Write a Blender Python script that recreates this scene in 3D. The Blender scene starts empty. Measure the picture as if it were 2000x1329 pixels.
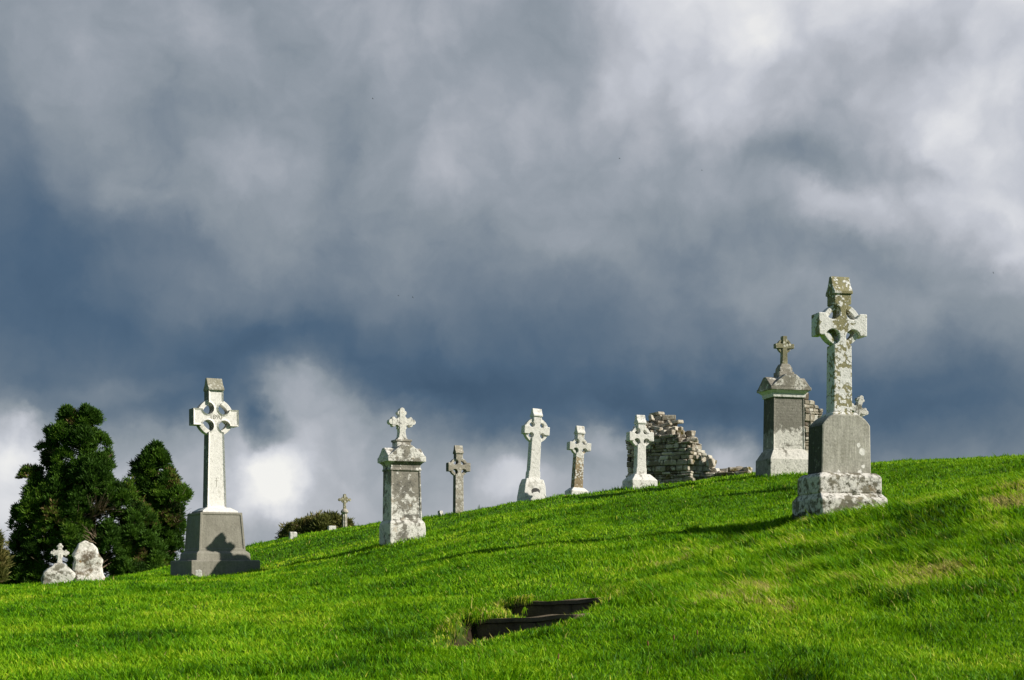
import bpy, bmesh, math, random
import numpy as np
from mathutils import Vector, Matrix

R = math.radians
F = 2778.0            # focal length in photo pixels (50 mm on a 36 mm sensor, 2000 px wide)
HOR = 1130.0          # eye level row in the photo
scene = bpy.context.scene
COL = scene.collection
random.seed(7)
RNG = np.random.default_rng(11)

# ------------------------------------------------------------------ camera
cam_d = bpy.data.cameras.new("camera")
cam_d.lens = 50; cam_d.sensor_width = 36
cam_d.shift_y = (HOR - 664.5) / 2000.0
cam_d.clip_start = 0.1; cam_d.clip_end = 6000
cam = bpy.data.objects.new("camera", cam_d); COL.objects.link(cam)
cam.location = (0, 0, 0); cam.rotation_euler = (R(90), 0, 0)
scene.camera = cam

# ------------------------------------------------------------------ sun
SUN_SIDE, SUN_EL = 15.5, 32.0      # degrees from +X toward the viewer, elevation
sd = bpy.data.lights.new("sun", 'SUN'); sd.energy = 5.0; sd.angle = R(0.5); sd.color = (1.0, 0.93, 0.82)
sun = bpy.data.objects.new("sun", sd); COL.objects.link(sun)
SV = Vector((math.cos(R(SUN_SIDE)) * math.cos(R(SUN_EL)), -math.sin(R(SUN_SIDE)) * math.cos(R(SUN_EL)), math.sin(R(SUN_EL))))
sun.rotation_euler = (-SV).to_track_quat('-Z', 'Y').to_euler()
sun.location = (20, -10, 20)

scene.view_settings.view_transform = 'Standard'
scene.view_settings.look = 'None'
scene.view_settings.exposure = 0.3
scene.view_settings.gamma = 1.0

def s2l(c):
    return tuple(((v / 255.0) / 12.92 if v / 255.0 <= 0.04045 else ((v / 255.0 + 0.055) / 1.055) ** 2.4) for v in c)

# ------------------------------------------------------------------ node helper
class NT:
    def __init__(self, tree):
        self.t = tree; self.n = tree.nodes; self.l = tree.links
    def new(self, typ, **kw):
        nd = self.n.new(typ)
        for k, v in kw.items(): setattr(nd, k, v)
        return nd
    def put(self, sock, val):
        if hasattr(val, 'links'): self.l.new(val, sock)
        else: sock.default_value = val
    def math(self, op, a, b=None, c=None, clamp=False):
        nd = self.new('ShaderNodeMath', operation=op, use_clamp=clamp)
        self.put(nd.inputs[0], a)
        if b is not None: self.put(nd.inputs[1], b)
        if c is not None: self.put(nd.inputs[2], c)
        return nd.outputs[0]
    def vmath(self, op, a, b=None, scale=None):
        nd = self.new('ShaderNodeVectorMath', operation=op)
        self.put(nd.inputs[0], a)
        if b is not None: self.put(nd.inputs[1], b)
        if scale is not None: self.put(nd.inputs['Scale'], scale)
        return nd.outputs[1] if op in ('LENGTH', 'DOT_PRODUCT') else nd.outputs[0]
    def noise(self, vec, scale, detail=4, rough=0.55, dist=0.0, color=False):
        nd = self.new('ShaderNodeTexNoise')
        self.put(nd.inputs['Vector'], vec); nd.inputs['Scale'].default_value = scale
        nd.inputs['Detail'].default_value = detail; nd.inputs['Roughness'].default_value = rough
        nd.inputs['Distortion'].default_value = dist
        return nd.outputs['Color'] if color else nd.outputs[0]
    def voro(self, vec, scale, out='Distance', feature='F1', rnd=1.0):
        nd = self.new('ShaderNodeTexVoronoi', feature=feature)
        self.put(nd.inputs['Vector'], vec); nd.inputs['Scale'].default_value = scale
        nd.inputs['Randomness'].default_value = rnd
        return nd.outputs[out]
    def ramp(self, fac, stops, interp='LINEAR'):
        nd = self.new('ShaderNodeValToRGB'); cr = nd.color_ramp; cr.interpolation = interp
        while len(cr.elements) < len(stops): cr.elements.new(0.5)
        for e, (p, c) in zip(cr.elements, stops):
            e.position = p; e.color = tuple(c)[:3] + (1,)
        self.put(nd.inputs[0], fac)
        return nd.outputs[0]
    def maprange(self, v, a, b, c=0.0, d=1.0, smooth=False):
        nd = self.new('ShaderNodeMapRange', interpolation_type='SMOOTHSTEP' if smooth else 'LINEAR')
        self.put(nd.inputs[0], v)
        for i, x in zip((1, 2, 3, 4), (a, b, c, d)): self.put(nd.inputs[i], x)
        return nd.outputs[0]
    def mix(self, fac, a, b, blend='MIX'):
        nd = self.new('ShaderNodeMix', data_type='RGBA', blend_type=blend)
        self.put(nd.inputs[0], fac)
        for i, x in ((6, a), (7, b)):
            if hasattr(x, 'links'): self.l.new(x, nd.inputs[i])
            else: nd.inputs[i].default_value = tuple(x)[:3] + (1,)
        return nd.outputs[2]

# ------------------------------------------------------------------ world: storm sky
# brightness of the cloud cover by direction, given as (photo column, photo row, display grey)
SKY = """
0,0,148 150,20,150 300,30,156 400,10,158 500,10,154 560,60,158 700,60,160 850,50,160 1000,20,158 1030,60,150 1100,50,158
1160,20,168 1250,60,196 1340,30,212 1420,30,226 1500,30,226 1560,60,212 1650,50,203 1750,40,198 1850,30,200 1960,10,222 2000,60,212
0,120,147 120,110,152 220,110,156 330,120,148 430,130,152 550,130,152 660,130,156 800,120,158 900,90,162 1000,120,155 1070,110,153 1150,120,172 1250,140,190
1330,120,206 1450,120,204 1550,120,196 1650,130,190 1750,130,186 1850,140,194 1950,170,206
0,220,138 110,220,145 220,230,146 330,220,138 450,230,143 560,240,147 680,220,145 760,240,155 850,230,160 950,220,161 1050,200,164 1150,200,174 1230,200,188 1330,210,186 1450,220,187 1550,220,182 1650,220,180 1750,220,184 1850,250,199 1950,250,208
0,310,122 100,310,132 200,320,140 300,300,138 380,300,142 460,310,158 560,310,152 650,300,140 720,300,148 800,310,152 900,310,156 1000,310,158 1100,310,156 1200,300,164 1300,300,170 1400,290,166 1470,310,158 1530,325,147 1610,335,150 1700,310,172 1800,320,192 1900,330,204 1980,320,204
0,370,108 80,370,116 150,380,128 230,390,143 330,370,148 430,370,156 520,380,153 600,400,148 660,370,136 740,380,142 800,390,158 850,365,176 880,400,164 960,400,152 1060,400,148 1160,400,146 1260,390,148 1360,400,152 1450,390,157 1530,380,158 1600,390,157 1680,400,166 1780,390,182 1860,390,196 1950,390,200
0,440,100 100,450,102 200,450,116 300,450,126 400,430,133 480,430,142 560,440,146 640,450,136 720,450,138 800,460,146 900,470,143 1000,470,141 1100,470,138 1200,470,136 1300,470,139 1400,460,144 1500,450,148 1600,450,152 1700,450,160 1780,460,163 1850,450,170 1950,450,182
0,520,94 100,530,93 200,540,96 290,530,106 380,520,118 470,520,126 560,530,130 650,540,128 750,550,128 850,550,130 950,540,124 1050,550,130 1150,540,130 1250,540,130 1350,540,134 1450,540,141 1550,530,146 1650,530,148 1740,520,150 1810,520,146 1880,510,152 1960,520,168
0,600,95 80,600,92 170,600,90 250,600,89 330,600,106 420,600,112 500,600,112 600,610,111 700,600,120 800,610,124 900,610,116 1000,610,116 1100,600,116 1200,600,118 1300,600,124 1400,600,130 1500,600,138 1600,600,144 1700,600,146 1800,600,142 1900,590,142 1990,590,150
0,680,101 100,680,102 200,670,100 300,660,97 400,660,94 480,650,89 560,660,88 640,680,87 720,680,96 800,680,105 900,690,107 1000,680,103 1100,680,104 1200,680,108 1300,690,112 1400,690,117 1500,690,122 1600,690,125 1700,690,121 1800,680,121 1900,680,122 2000,670,130
0,730,103 100,740,105 190,735,116 290,740,103 380,740,96 470,735,92 530,745,120 570,755,156 640,765,150 700,765,106 780,745,88 860,750,86 950,750,86 1050,745,92 1150,750,96 1250,750,95 1350,750,94 1450,750,95 1600,750,98 1800,750,100 1900,750,104 2000,740,112
0,800,128 60,810,112 150,800,108 250,800,112 340,800,100 450,810,108 520,810,112 560,800,158 620,800,165 690,800,152 750,800,128 820,790,92 900,790,84 1000,790,84 1100,795,88 1200,800,86 1300,800,83 1400,795,84 1460,800,84 1650,800,88 1800,800,92 1900,800,97 2000,800,106
0,850,178 60,850,170 120,850,150 230,845,140 300,860,158 360,860,160 470,860,168 530,855,150 600,850,172 680,850,166 740,850,152 840,850,128 920,845,102 1000,850,104 1080,850,112 1160,855,128 1190,868,176 1230,850,120 1380,860,138 1430,882,172 1450,850,112 1480,880,122 1650,850,100 1750,850,104 1850,850,104 1950,850,108
0,920,206 30,960,222 260,910,176 320,900,178 480,915,186 525,915,228 560,905,232 590,930,226 630,920,186 700,910,174 760,910,160 860,900,148 960,920,168 975,945,184 1010,900,144 1090,900,146 1190,905,158 1400,910,152 1460,905,156 1750,890,122 1900,890,118 2000,885,124
0,1010,206 40,1000,196 420,980,196 490,985,226 540,975,234 590,985,222 640,980,190 700,970,176 780,970,176 860,960,168 950,970,176 480,1040,178 540,1030,172 620,1030,170 700,1020,164 0,1080,180 1000,1100,160 1500,1100,140 2000,1100,135
-300,200,140 -300,500,98 -300,800,130 -300,1000,185 2300,100,200 2300,350,196 2300,600,150 2300,900,130 400,-200,160 1000,-200,170 1500,-200,220 1900,-200,215 0,-200,150
"""
pts = np.array([[float(q) for q in p.split(',')] for p in SKY.split()])
AZ0, AZ1, EL0, EL1 = -0.42, 0.42, -0.01, 0.45
def rbf_fit(P, V, lam):
    n = len(P)
    r = np.linalg.norm(P[:, None] - P[None], axis=2)
    K = np.where(r > 0, r * r * np.log(r + 1e-9), 0) + lam * np.eye(n)
    A = np.zeros((n + 3, n + 3)); A[:n, :n] = K
    A[:n, n] = 1; A[:n, n + 1:] = P; A[n, :n] = 1; A[n + 1:, :n] = P.T
    w = np.linalg.solve(A, np.concatenate([V, np.zeros(3)]))
    def ev(Q):
        rr = np.linalg.norm(Q[:, None] - P[None], axis=2)
        return np.where(rr > 0, rr * rr * np.log(rr + 1e-9), 0) @ w[:n] + w[n] + Q @ w[n + 1:]
    return ev
P_az = np.arctan((pts[:, 0] - 1000) / F)
P_el = np.arctan2(HOR - pts[:, 1], np.sqrt(F * F + (pts[:, 0] - 1000) ** 2))
ev = rbf_fit(np.stack([P_az, P_el], 1) * 3, pts[:, 2] / 255.0, 1.2e-3)
NA, NE = 72, 48
ga = np.linspace(AZ0, AZ1, NA); ge = np.linspace(EL0, EL1, NE)
GA, GE = np.meshgrid(ga, ge, indexing='ij')
G = np.clip(ev(np.stack([GA.ravel(), GE.ravel()], 1) * 3), 0.31, 0.97).reshape(NA, NE)
GM = G.mean()
U, S_, Vt = np.linalg.svd(G - GM, full_matrices=False)
RANK = 12

world = bpy.data.worlds.new("World"); scene.world = world; world.use_nodes = True
W = NT(world.node_tree); W.n.clear()
tc = W.new('ShaderNodeTexCoord').outputs['Generated']
dirv = W.vmath('NORMALIZE', tc)
w1 = W.vmath('SUBTRACT', W.noise(dirv, 7.0, 2, 0.5, color=True), (0.5, 0.5, 0.5))
w2 = W.vmath('SUBTRACT', W.noise(dirv, 22.0, 6, 0.58, color=True), (0.5, 0.5, 0.5))
dw = W.vmath('ADD', W.vmath('ADD', dirv, W.vmath('SCALE', w1, scale=0.045)), W.vmath('SCALE', w2, scale=0.040))
sep = W.new('ShaderNodeSeparateXYZ'); W.put(sep.inputs[0], W.vmath('NORMALIZE', dw))
az = W.math('ARCTAN2', sep.outputs[0], sep.outputs[1])
el = W.math('ARCSINE', sep.outputs[2])
sA = W.maprange(az, AZ0, AZ1, 0, 1); sE = W.maprange(el, EL0, EL1, 0, 1)
def curve(inp, vals):
    nd = W.new('ShaderNodeFloatCurve'); W.put(nd.inputs['Value'], inp)
    lo, hi = float(vals.min()), float(vals.max()); hi = max(hi, lo + 1e-6)
    c = nd.mapping.curves[0]; n = len(vals)
    idx = np.linspace(0, 1, n)
    c.points[0].location = (0, (vals[0] - lo) / (hi - lo)); c.points[1].location = (1, (vals[-1] - lo) / (hi - lo))
    for x, v in zip(idx[1:-1], vals[1:-1]): c.points.new(float(x), float((v - lo) / (hi - lo)))
    for p in c.points: p.handle_type = 'AUTO'
    nd.mapping.update()
    return W.math('MULTIPLY_ADD', nd.outputs[0], hi - lo, lo)
acc = None
for k in range(RANK):
    s = math.sqrt(S_[k])
    a = curve(sA, U[:, k] * s); b = curve(sE, Vt[k] * s)
    acc = W.math('MULTIPLY_ADD', a, b, acc if acc is not None else GM + 0.030)
# away from the view the cover becomes an even broken grey
aabs = W.math('ABSOLUTE', az)
far = W.math('MAXIMUM', W.maprange(aabs, 0.42, 0.95, 0, 1, True), W.maprange(el, 0.45, 0.85, 0, 1, True))
other = W.maprange(W.noise(dirv, 2.2, 6, 0.55), 0.3, 0.7, 0.30, 0.58)
val = W.math('ADD', W.math('MULTIPLY', acc, W.math('SUBTRACT', 1.0, far)), W.math('MULTIPLY', other, far))
# fine billows
BLOBS = [(545, 945, 60, 50, 0, .085, .6), (20, 960, 60, 70, 0, .08, .6), (615, 800, 105, 62, 25, .025, .35), (720, 850, 90, 40, 25, .03, .5), (535, 838, 48, 30, 20, -.13, .5), (560, 850, 200, 40, 0, .03, .8),
         (1420, 20, 210, 60, 0, .0, .8), (1880, 20, 220, 110, 0, .05, .8), (1250, 60, 300, 110, 0, .03, .8), (560, 30, 160, 100, 0, .02, .8), (30, 850, 90, 60, 0, .06, .6), (1920, 215, 120, 95, 0, .06, .4), (1640, 330, 170, 34, 8, -.07, .6), (1820, 430, 230, 75, 12, .06, .25), (1760, 515, 240, 40, 10, -.05, .6),
         (1960, 535, 110, 40, 0, .06, .35), (850, 368, 34, 32, 0, .03, .9), (470, 330, 80, 70, 0, .025, .8), (1420, 882, 44, 22, 0, .08, .7), (1185, 868, 40, 24, 0, .07, .7), (975, 945, 48, 34, 0, .08, .5),
         (300, 560, 130, 60, 0, .04, .4), (900, 300, 120, 110, 0, .03, .4), (1100, 60, 160, 60, 0, -.03, .5), (240, 760, 120, 22, -8, .05, .8), (70, 860, 90, 40, 0, .07, .5), (1120, 440, 150, 70, 0, .025, .3)]
cmb = W.new('ShaderNodeCombineXYZ'); W.put(cmb.inputs[0], az); W.put(cmb.inputs[1], el)
for bx_, by_, rx_, ry_, rot_, wt_, edge_ in BLOBS:
    mp = W.new('ShaderNodeMapping', vector_type='TEXTURE'); W.put(mp.inputs[0], cmb.outputs[0])
    mp.inputs['Location'].default_value = (math.atan((bx_ - 1000) / F), math.atan2(HOR - by_, math.hypot(F, bx_ - 1000)), 0)
    mp.inputs['Rotation'].default_value = (0, 0, R(-rot_)); mp.inputs['Scale'].default_value = (rx_ / F, ry_ / F, 1)
    ln = W.vmath('LENGTH', mp.outputs[0])
    val = W.math('MULTIPLY_ADD', W.maprange(ln, 1.0 + edge_, 1.0 - edge_, 0, 1, True), wt_, val)
# billows: detail noise, plus relief of the cloud mass against the high light on the right
fine = W.math('SUBTRACT', W.noise(dw, 20.0, 8, 0.58), 0.5)
def mass(off):
    return W.noise(W.vmath('ADD', dw, off), 11.0, 5, 0.5, 0.25)
vn = W.new('ShaderNodeTexVoronoi', feature='SMOOTH_F1', voronoi_dimensions='2D'); W.put(vn.inputs['Vector'], cmb.outputs[0]); vn.inputs['Scale'].default_value = 17.0; vn.inputs['Detail'].default_value = 2.0; vn.inputs['Roughness'].default_value = 0.5; vn.inputs['Smoothness'].default_value = 0.25
puff = W.math('MULTIPLY', W.math('SUBTRACT', 0.36, vn.outputs['Distance']), W.maprange(val, 0.56, 0.80, 0.02, 0.13))
relief = W.math('SUBTRACT', mass((0, 0, 0)), mass((0.016, 0.0, 0.020)))
gain = W.maprange(val, 0.33, 0.60, 0.25, 1.0)
val = W.math('ADD', W.math('ADD', val, puff), W.math('MULTIPLY', gain, W.math('ADD', W.math('MULTIPLY_ADD', W.math('SUBTRACT', W.noise(dw, 60.0, 6, 0.6), 0.5), 0.05, W.math('MULTIPLY', fine, 0.10)), W.math('MULTIPLY', relief, 0.16))))
ST = [(75, (47, 69, 93)), (88, (57, 81, 106)), (100, (71, 94, 118)), (112, (89, 107, 126)), (130, (112, 125, 139)), (148, (138, 147, 156)),
      (162, (153, 160, 169)), (180, (175, 179, 187)), (200, (196, 199, 207)), (225, (222, 223, 227)), (248, (244, 243, 240))]
cloud = W.ramp(val, [(p / 255.0, s2l(c)) for p, c in ST])
cloud = W.mix(W.maprange(el, -0.06, -0.01, 1, 0), cloud, (0.06, 0.08, 0.05))
sky = W.new('ShaderNodeTexSky', sky_type='NISHITA')
sky.sun_disc = False; sky.sun_elevation = R(SUN_EL); sky.sun_rotation = R(90 + SUN_SIDE)
bg1 = W.new('ShaderNodeBackground'); W.l.new(cloud, bg1.inputs[0]); bg1.inputs[1].default_value = 0.82
bg2 = W.new('ShaderNodeBackground'); W.l.new(sky.outputs[0], bg2.inputs[0]); bg2.inputs[1].default_value = 0.1
mx = W.new('ShaderNodeMixShader'); mx.inputs[0].default_value = 0.05
W.l.new(bg1.outputs[0], mx.inputs[1]); W.l.new(bg2.outputs[0], mx.inputs[2])
wo = W.new('ShaderNodeOutputWorld'); W.l.new(mx.outputs[0], wo.inputs[0])

# ------------------------------------------------------------------ general helpers
def link(o, parent=None):
    COL.objects.link(o)
    if parent is not None: o.parent = parent
    return o
def mesh_obj(name, bm, mat, parent=None, bevel=0.0, smooth=False, recalc=True):
    if recalc: bmesh.ops.recalc_face_normals(bm, faces=bm.faces[:])
    me = bpy.data.meshes.new(name); bm.to_mesh(me); bm.free()
    me.materials.append(mat)
    if smooth: me.polygons.foreach_set('use_smooth', [True] * len(me.polygons))
    o = link(bpy.data.objects.new(name, me), parent)
    if bevel:
        m = o.modifiers.new('bevel', 'BEVEL'); m.width = bevel; m.segments = 2; m.limit_method = 'ANGLE'; m.angle_limit = R(38)
    return o
def thing(name, label, cat, loc, rz=0.0, lean=0.0, tip=0.0, group=None):
    o = link(bpy.data.objects.new(name, None)); o.empty_display_size = 0.2
    o.location = loc; o.rotation_euler = (R(tip), R(lean), R(rz))
    o['label'] = label; o['category'] = cat
    if group: o['group'] = group
    return o
def tag(o, label, cat, group=None):
    o['label'] = label; o['category'] = cat
    if group: o['group'] = group
    return o
def at(px, py, Y):
    return Vector(((px - 1000) / F * Y, Y, (HOR - py) / F * Y))

def box(bm, x0, x1, y0, y1, z0, z1):
    return frus(bm, z0, x0, x1, y0, y1, z1, x0, x1, y0, y1)
def frus(bm, z0, a0, a1, b0, b1, z1, c0, c1, d0, d1):
    v = [bm.verts.new(p) for p in ((a0, b0, z0), (a1, b0, z0), (a1, b1, z0), (a0, b1, z0), (c0, d0, z1), (c1, d0, z1), (c1, d1, z1), (c0, d1, z1))]
    return [bm.faces.new([v[i] for i in f]) for f in ((3, 2, 1, 0), (4, 5, 6, 7), (0, 1, 5, 4), (1, 2, 6, 5), (2, 3, 7, 6), (3, 0, 4, 7))]
def tier(bm, levels):
    """stack of rectangles (z, half x, half y) lofted into one solid"""
    rings = []
    for z, hx, hy in levels:
        rings.append([bm.verts.new(p) for p in ((-hx, -hy, z), (hx, -hy, z), (hx, hy, z), (-hx, hy, z))])
    bm.faces.new(rings[0][::-1]); bm.faces.new(rings[-1])
    for a, b in zip(rings, rings[1:]):
        for i in range(4): bm.faces.new((a[i], a[(i + 1) % 4], b[(i + 1) % 4], b[i]))
def prism_xz(bm, pts, y0, y1):
    f = [bm.verts.new((x, y0, z)) for x, z in pts]; b = [bm.verts.new((x, y1, z)) for x, z in pts]
    ff = bm.faces.new(f); bm.faces.new(b[::-1])
    n = len(pts)
    for i in range(n): bm.faces.new((f[i], b[i], b[(i + 1) % n], f[(i + 1) % n]))
    return ff
def prism_yz(bm, pts, x0, x1):
    f = [bm.verts.new((x0, y, z)) for y, z in pts]; b = [bm.verts.new((x1, y, z)) for y, z in pts]
    bm.faces.new(f); bm.faces.new(b[::-1]); n = len(pts)
    for i in range(n): bm.faces.new((f[i], b[i], b[(i + 1) % n], f[(i + 1) % n]))
def cyl_y(bm, cx, cz, r, y0, y1, n=16):
    prism_xz(bm, [(cx + r * math.cos(2 * math.pi * i / n), cz + r * math.sin(2 * math.pi * i / n)) for i in range(n)], y0, y1)
def lathe(bm, prof, n=16, fl=None):
    rings = []
    for z, r in prof:
        rings.append([bm.verts.new(((r * (1 - (fl if fl and i % 2 else 0))) * math.cos(2 * math.pi * i / n), (r * (1 - (fl if fl and i % 2 else 0))) * math.sin(2 * math.pi * i / n), z)) for i in range(n)])
    bm.faces.new(rings[0][::-1]); bm.faces.new(rings[-1])
    for a, b in zip(rings, rings[1:]):
        for i in range(n): bm.faces.new((a[i], a[(i + 1) % n], b[(i + 1) % n], b[i]))
def tube(bm, p, q, r0, r1, n=6):
    p = Vector(p); q = Vector(q); d = (q - p)
    if d.length < 1e-5: return
    a = d.normalized().orthogonal().normalized(); b = d.normalized().cross(a)
    A = [bm.verts.new(p + (a * math.cos(2 * math.pi * i / n) + b * math.sin(2 * math.pi * i / n)) * r0) for i in range(n)]
    B = [bm.verts.new(q + (a * math.cos(2 * math.pi * i / n) + b * math.sin(2 * math.pi * i / n)) * r1) for i in range(n)]
    for i in range(n): bm.faces.new((A[i], A[(i + 1) % n], B[(i + 1) % n], B[i]))
    bm.faces.new(A[::-1]); bm.faces.new(B)

# ------------------------------------------------------------------ value noise (numpy)
def _h(ix, iy, seed):
    n = (ix.astype(np.int64) * 374761393 + iy.astype(np.int64) * 668265263 + seed * 2246822519) & 0xffffffff
    n = ((n ^ (n >> 13)) * 1274126177) & 0xffffffff
    return ((n ^ (n >> 16)) & 0xffff) / 65535.0
def vnoise(x, y, seed=0):
    ix = np.floor(x); iy = np.floor(y); fx = x - ix; fy = y - iy
    ux = fx * fx * (3 - 2 * fx); uy = fy * fy * (3 - 2 * fy)
    a = _h(ix, iy, seed); b = _h(ix + 1, iy, seed); c = _h(ix, iy + 1, seed); d = _h(ix + 1, iy + 1, seed)
    return (a * (1 - ux) + b * ux) * (1 - uy) + (c * (1 - ux) + d * ux) * uy
def fbm(x, y, seed=0, octv=4):
    t = 0; amp = 0.5; tot = 0
    for o in range(octv):
        t = t + amp * vnoise(x * 2 ** o + 17.3 * o, y * 2 ** o + 5.1 * o, seed + o); tot += amp; amp *= 0.5
    return t / tot

# ------------------------------------------------------------------ terrain
TY = np.array([0, 6, 9.5, 12, 14.5, 17, 20, 23.5, 27, 30, 34, 40, 50, 70, 120])
TU = np.array([-500, 0, 250, 500, 750, 1000, 1250, 1500, 1750, 2000, 2500])
TZ = np.array([
 #  0     6     9.5   12    14.5   17    20    23.5   27    30    34    40    50    70   120
 [-1.60, -1.05, -.75, -.65, -.55, -.47, -.38, -.30, -.35, -.50, -.75, -1.1, -1.6, -2.3, -3.5],
 [-1.60, -1.00, -.70, -.57, -.44, -.32, -.19, -.09, -.10, -.20, -.40, -.75, -1.3, -2.1, -3.5],
 [-1.60, -1.00, -.70, -.55, -.41, -.27, -.13, .00,  .06,  .10,  .13,  .05, -.40, -1.4, -3.5],
 [-1.60, -1.00, -.69, -.52, -.36, -.20, -.04, .10,  .22,  .42,  .78, 1.00,  .90,  .10, -2.5],
 [-1.60, -1.00, -.68, -.48, -.29, -.08, .16,  .45,  .78, 1.08, 1.40, 1.52, 1.30,  .50, -2.0],
 [-1.60, -1.00, -.68, -.42, -.17, .10,  .45,  .88, 1.31, 1.64, 1.76, 1.74, 1.50,  .80, -1.5],
 [-1.60, -1.00, -.66, -.34, -.06, .27,  .68, 1.15, 1.64, 1.97, 2.10, 2.05, 1.70,  .90, -1.5],
 [-1.60, -1.00, -.65, -.28, .06,  .44,  .86, 1.42, 1.98, 2.30, 2.42, 2.40, 2.00, 1.00, -1.5],
 [-1.60, -1.00, -.64, -.22, .26,  .70, 1.12, 1.68, 2.22, 2.52, 2.62, 2.60, 2.20, 1.20, -1.5],
 [-1.60, -1.00, -.64, -.14, .56, 1.15, 1.50, 1.95, 2.38, 2.62, 2.80, 2.80, 2.40, 1.40, -1.5],
 [-1.60, -1.00, -.60, -.05, .90, 1.60, 2.00, 2.30, 2.60, 2.80, 2.90, 2.90, 2.50, 1.50, -1.5]])
def hermite(xs, ys, x):
    """ys: (..., n) tables; monotone-ish cubic through them at x"""
    d = np.diff(ys, axis=-1) / np.diff(xs)
    m = np.concatenate([d[..., :1], (d[..., :-1] + d[..., 1:]) / 2, d[..., -1:]], -1)
    return d, m
_dY, _mY = hermite(TY, TZ, None)
def herm_eval(xs, ys, ms, i, t):
    h = (xs[i + 1] - xs[i])
    t2 = t * t; t3 = t2 * t
    return (2 * t3 - 3 * t2 + 1) * ys[0] + (t3 - 2 * t2 + t) * h * ms[0] + (-2 * t3 + 3 * t2) * ys[1] + (t3 - t2) * h * ms[1]
def base_h(X, Y):
    Yc = np.clip(Y, 0, 119.9)
    u = np.clip(1000 + F * X / np.maximum(Yc, 9.0), -500, 2500 - 1e-6)
    iy = np.clip(np.searchsorted(TY, Yc, side='right') - 1, 0, len(TY) - 2); ty = (Yc - TY[iy]) / (TY[iy + 1] - TY[iy])
    iu = np.clip(np.searchsorted(TU, u, side='right') - 1, 0, len(TU) - 2); tu = (u - TU[iu]) / (TU[iu + 1] - TU[iu])
    def col(k):
        k = np.clip(k, 0, len(TU) - 1)
        return herm_eval(TY, (TZ[k, iy], TZ[k, iy + 1]), (_mY[k, iy], _mY[k, iy + 1]), iy, ty)
    z0, z1, z2, z3 = col(iu - 1), col(iu), col(iu + 1), col(iu + 2)
    # Catmull-Rom across columns
    return 0.5 * ((2 * z1) + (-z0 + z2) * tu + (2 * z0 - 5 * z1 + 4 * z2 - z3) * tu ** 2 + (-z0 + 3 * z1 - 3 * z2 + z3) * tu ** 3)
# the cut in the turf in front of the stone steps (plan polygons)
def P2(px, Y): return ((px - 1000) / F * Y, Y)
CUT_LOW = [P2(868, 11.55), P2(925, 12.0), P2(1000, 12.25), P2(1075, 12.35), P2(1062, 12.72), P2(925, 13.0), P2(900, 12.7)]
CUT_UP = [P2(1000, 13.2), P2(1060, 12.75), P2(1110, 12.9), P2(1190, 13.35), P2(1186, 13.5), P2(1003, 13.95), P2(985, 13.7)]
def poly_sd(X, Y, poly):
    """signed distance (negative inside)"""
    d = np.full(X.shape, 1e9); inside = np.zeros(X.shape, bool)
    n = len(poly)
    for i in range(n):
        ax, ay = poly[i]; bx, by = poly[(i + 1) % n]
        ex, ey = bx - ax, by - ay
        t = np.clip(((X - ax) * ex + (Y - ay) * ey) / (ex * ex + ey * ey), 0, 1)
        d = np.minimum(d, np.hypot(X - ax - t * ex, Y - ay - t * ey))
        c = ((ay > Y) != (by > Y)) & (X < (bx - ax) * (Y - ay) / ((by - ay) if by != ay else 1e-9) + ax)
        inside ^= c
    return np.where(inside, -d, d)
def cut_mask(X, Y):
    m = np.zeros(X.shape)
    near = (np.abs(X) < 2) & (Y > 10.5) & (Y < 15)
    if near.any():
        xs, ys = X[near], Y[near]
        a = np.clip(0.5 - poly_sd(xs, ys, CUT_LOW) / 0.10, 0, 1); b = np.clip(0.5 - poly_sd(xs, ys, CUT_UP) / 0.10, 0, 1)
        m[near] = np.maximum(a, b)
    return m
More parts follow.
